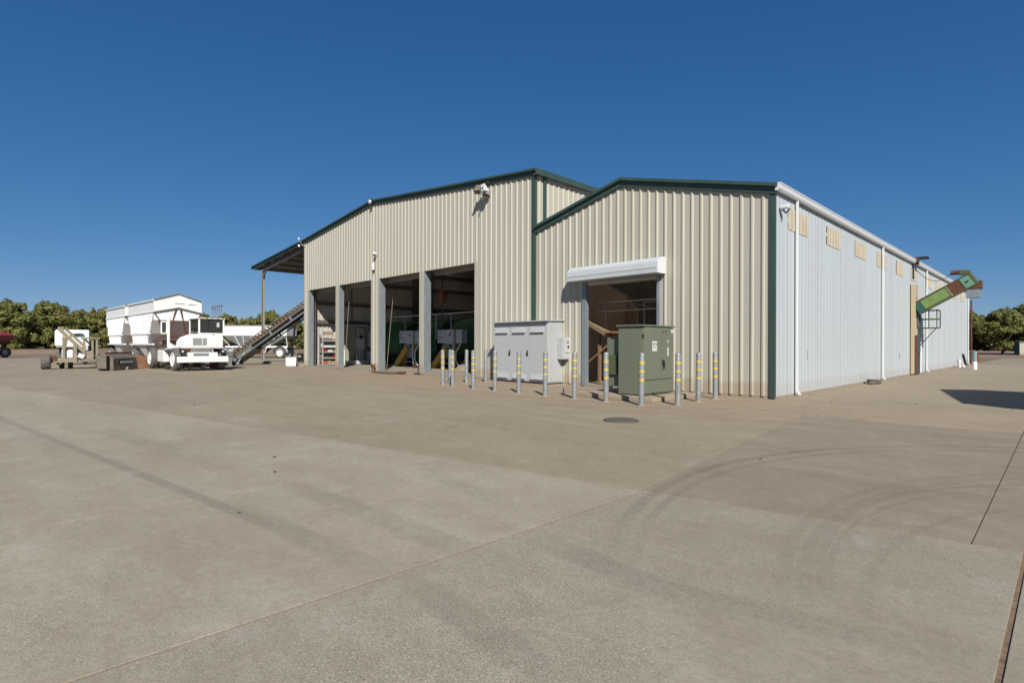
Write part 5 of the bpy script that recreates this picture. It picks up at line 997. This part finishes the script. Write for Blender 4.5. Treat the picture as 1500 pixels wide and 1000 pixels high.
# ------------------------------------------------------------------ orchard
def tree_meshes(seed, H=8.4, W=3.9, n=15000):
    rnd = random.Random(seed); tr = MB(); th = rnd.uniform(1.0, 1.35)
    tr.tube((0, 0, -.4), (0, 0, th), .24, .18, 9)
    limbs = []
    for k in range(6):
        a = k * 1.05 + rnd.uniform(-.3, .3); r = W * rnd.uniform(.3, .55); e = Vector((math.cos(a) * r, math.sin(a) * r, H * rnd.uniform(.45, .75)))
        mid = Vector((e.x * .45, e.y * .45, th + (e.z - th) * .45)); tr.tube((0, 0, th - .05), mid, .12, .08, 7); tr.tube(mid, e, .08, .03, 6); limbs.append(e)
    blobs = []
    for k in range(62):
        a = rnd.uniform(0, 6.283); q = rnd.random(); z = .9 + (H - 1.7) * q ** .9
        rr = W * (0.60 + .45 * math.sin(math.pi * min(1, .15 + q * .85))) * rnd.uniform(.35, .95) * (1 if q < .7 else .72)
        blobs.append((Vector((math.cos(a) * rr, math.sin(a) * rr, z)), rnd.uniform(.45, 1.05), rnd.uniform(.55, 1.25), rnd.uniform(.5, 1.6)))
    for k in range(13):        # upright shoots breaking the outline
        a = rnd.uniform(0, 6.283); rr = W * rnd.uniform(0, .75); blobs.append((Vector((math.cos(a) * rr, math.sin(a) * rr, H - .25 - rr * .35 - rnd.uniform(0, .9))), rnd.uniform(.22, .45), rnd.uniform(1.4, 2.6), .5))
    lf = MB(); V = []; F = []
    for k in range(n):
        c, r, vz, wt = rnd.choice(blobs)
        if rnd.random() > wt + .35: c, r, vz, wt = rnd.choice(blobs)
        d = Vector((rnd.gauss(0, 1), rnd.gauss(0, 1), rnd.gauss(0, 1))).normalized()
        p = c + Vector((d.x, d.y, d.z * vz)) * r * (rnd.uniform(.72, 1.08) + max(0, rnd.gauss(0, .12))); p.z = max(p.z, .55 + rnd.random() * .4)
        nrm = (d + Vector((rnd.uniform(-.5, .5), rnd.uniform(-.5, .5), rnd.uniform(-.1, .7)))).normalized()
        u = nrm.cross(Vector((rnd.uniform(-1, 1), rnd.uniform(-1, 1), rnd.uniform(-1, 1)))).normalized(); w = nrm.cross(u); s = rnd.uniform(.07, .15); l = s * rnd.uniform(1.0, 1.9)
        j = len(V); V += [tuple(p - u * l), tuple(p - w * s), tuple(p + u * l), tuple(p + w * s)]; F.append((j, j + 1, j + 2, j + 3))
    lf.v = V; lf.f = F
    me = bpy.data.meshes.new('crown'); me.from_pydata(V, [], F); me.materials.append(M['leaf'])
    return tr.mesh('trunk', M['bark'], smooth=True), me
TM = [tree_meshes(s, H, W) for s, H, W in ((1, 8.6, 3.7), (2, 7.9, 4.0), (3, 9.1, 3.6), (4, 8.3, 4.1), (5, 8.8, 3.3))]
rnd = random.Random(3)
def tree(x, y, lab, grp, sc=1):
    t = thing('orchard_tree', lab, 'tree', (x, y, -.05), rnd.uniform(0, 6.28), grp); s = sc * rnd.uniform(.88, 1.1); t.scale = (s * rnd.uniform(.95, 1.1), s, s)
    a, b = rnd.choice(TM); link('trunk', a, t); link('crown', b, t)
for j, xr in enumerate((-97, -102.5, -108)):
    for k in range(30):
        tree(xr + rnd.uniform(-.8, .8), -46 + 3.9 * k + (1.9 if j % 2 else 0) + rnd.uniform(-.6, .6), 'leafy round orchard tree in the row beyond the dirt bank on the left', 'orchard trees beyond the left dirt bank', .76)
for j, yr in enumerate((104, 111, 118)):
    for k in range(7):
        tree(-17 + 6.8 * k + (3.4 if j % 2 else 0) + rnd.uniform(-.7, .7), yr + rnd.uniform(-.8, .8), 'broad leafy orchard tree past the far end of the white wall', 'orchard trees past the white wall', 1.0)
far = MB()
for k in range(70):
    x = -130 - rnd.random() * 14; y = -90 + k * 3.4
ps = thing('pump_shed', 'small tan shed with red door under the trees at the right edge', 'shed', (-.2, 96, 0), R(20))
MB().box(-.2, 2.6, 0, 2, 0, 1.9).build('wall', 'tan', ps); MB().box(-.35, 2.75, -.15, 2.15, 1.9, 2.0).build('roof', 'truss', ps); MB().box(-.24, -.2, .1, 1.9, 0, 1.9).build('side_panel', 'teal', ps); MB().box(1.1, 1.9, -.03, 0, .05, 1.6).build('door', 'red', ps)
pp = thing('pylon_group', 'grey multi legged power line structure far beyond the orchard', 'pylon', (-214, 48, 0), R(135))
for k in range(5): MB().tube(((k - 2) * 1.45, 0, 0), ((k - 2) * 1.45, 0, 15.6 + .2 * k), .13, .10, 8).build('pole', 'pole_grey', pp)
MB().beam((-4.1, 0, 14.4), (3.9, 0, 15.9), .14, .22).build('crossarm', 'pole_grey', pp); MB().beam((-3.4, 0, 13.9), (3.0, 0, 13.9), .1, .12).build('crossarm', 'pole_grey', pp)
# debris along the shed wall and specks on the yard
db = MB()
for k in range(70):
    x, y = random.uniform(-40, 12), random.uniform(-12, 14)
    if x < 0 and y > -.2: x = random.uniform(.3, 6)
    s = random.uniform(.004, .012); db.obox((x, y, s * .6), (s, s * .3, 0), (-s * .3, s, 0), (0, 0, s * .7))
for k in range(60): db.obox((random.uniform(.12, .5), random.uniform(1, 30), .006), (.012, .006, 0), (-.004, .016, 0), (0, 0, .006))
stuff(tag(db.build('yard_debris', 'bark'), 'small dark bits of bark and clods scattered on the concrete', 'debris'))
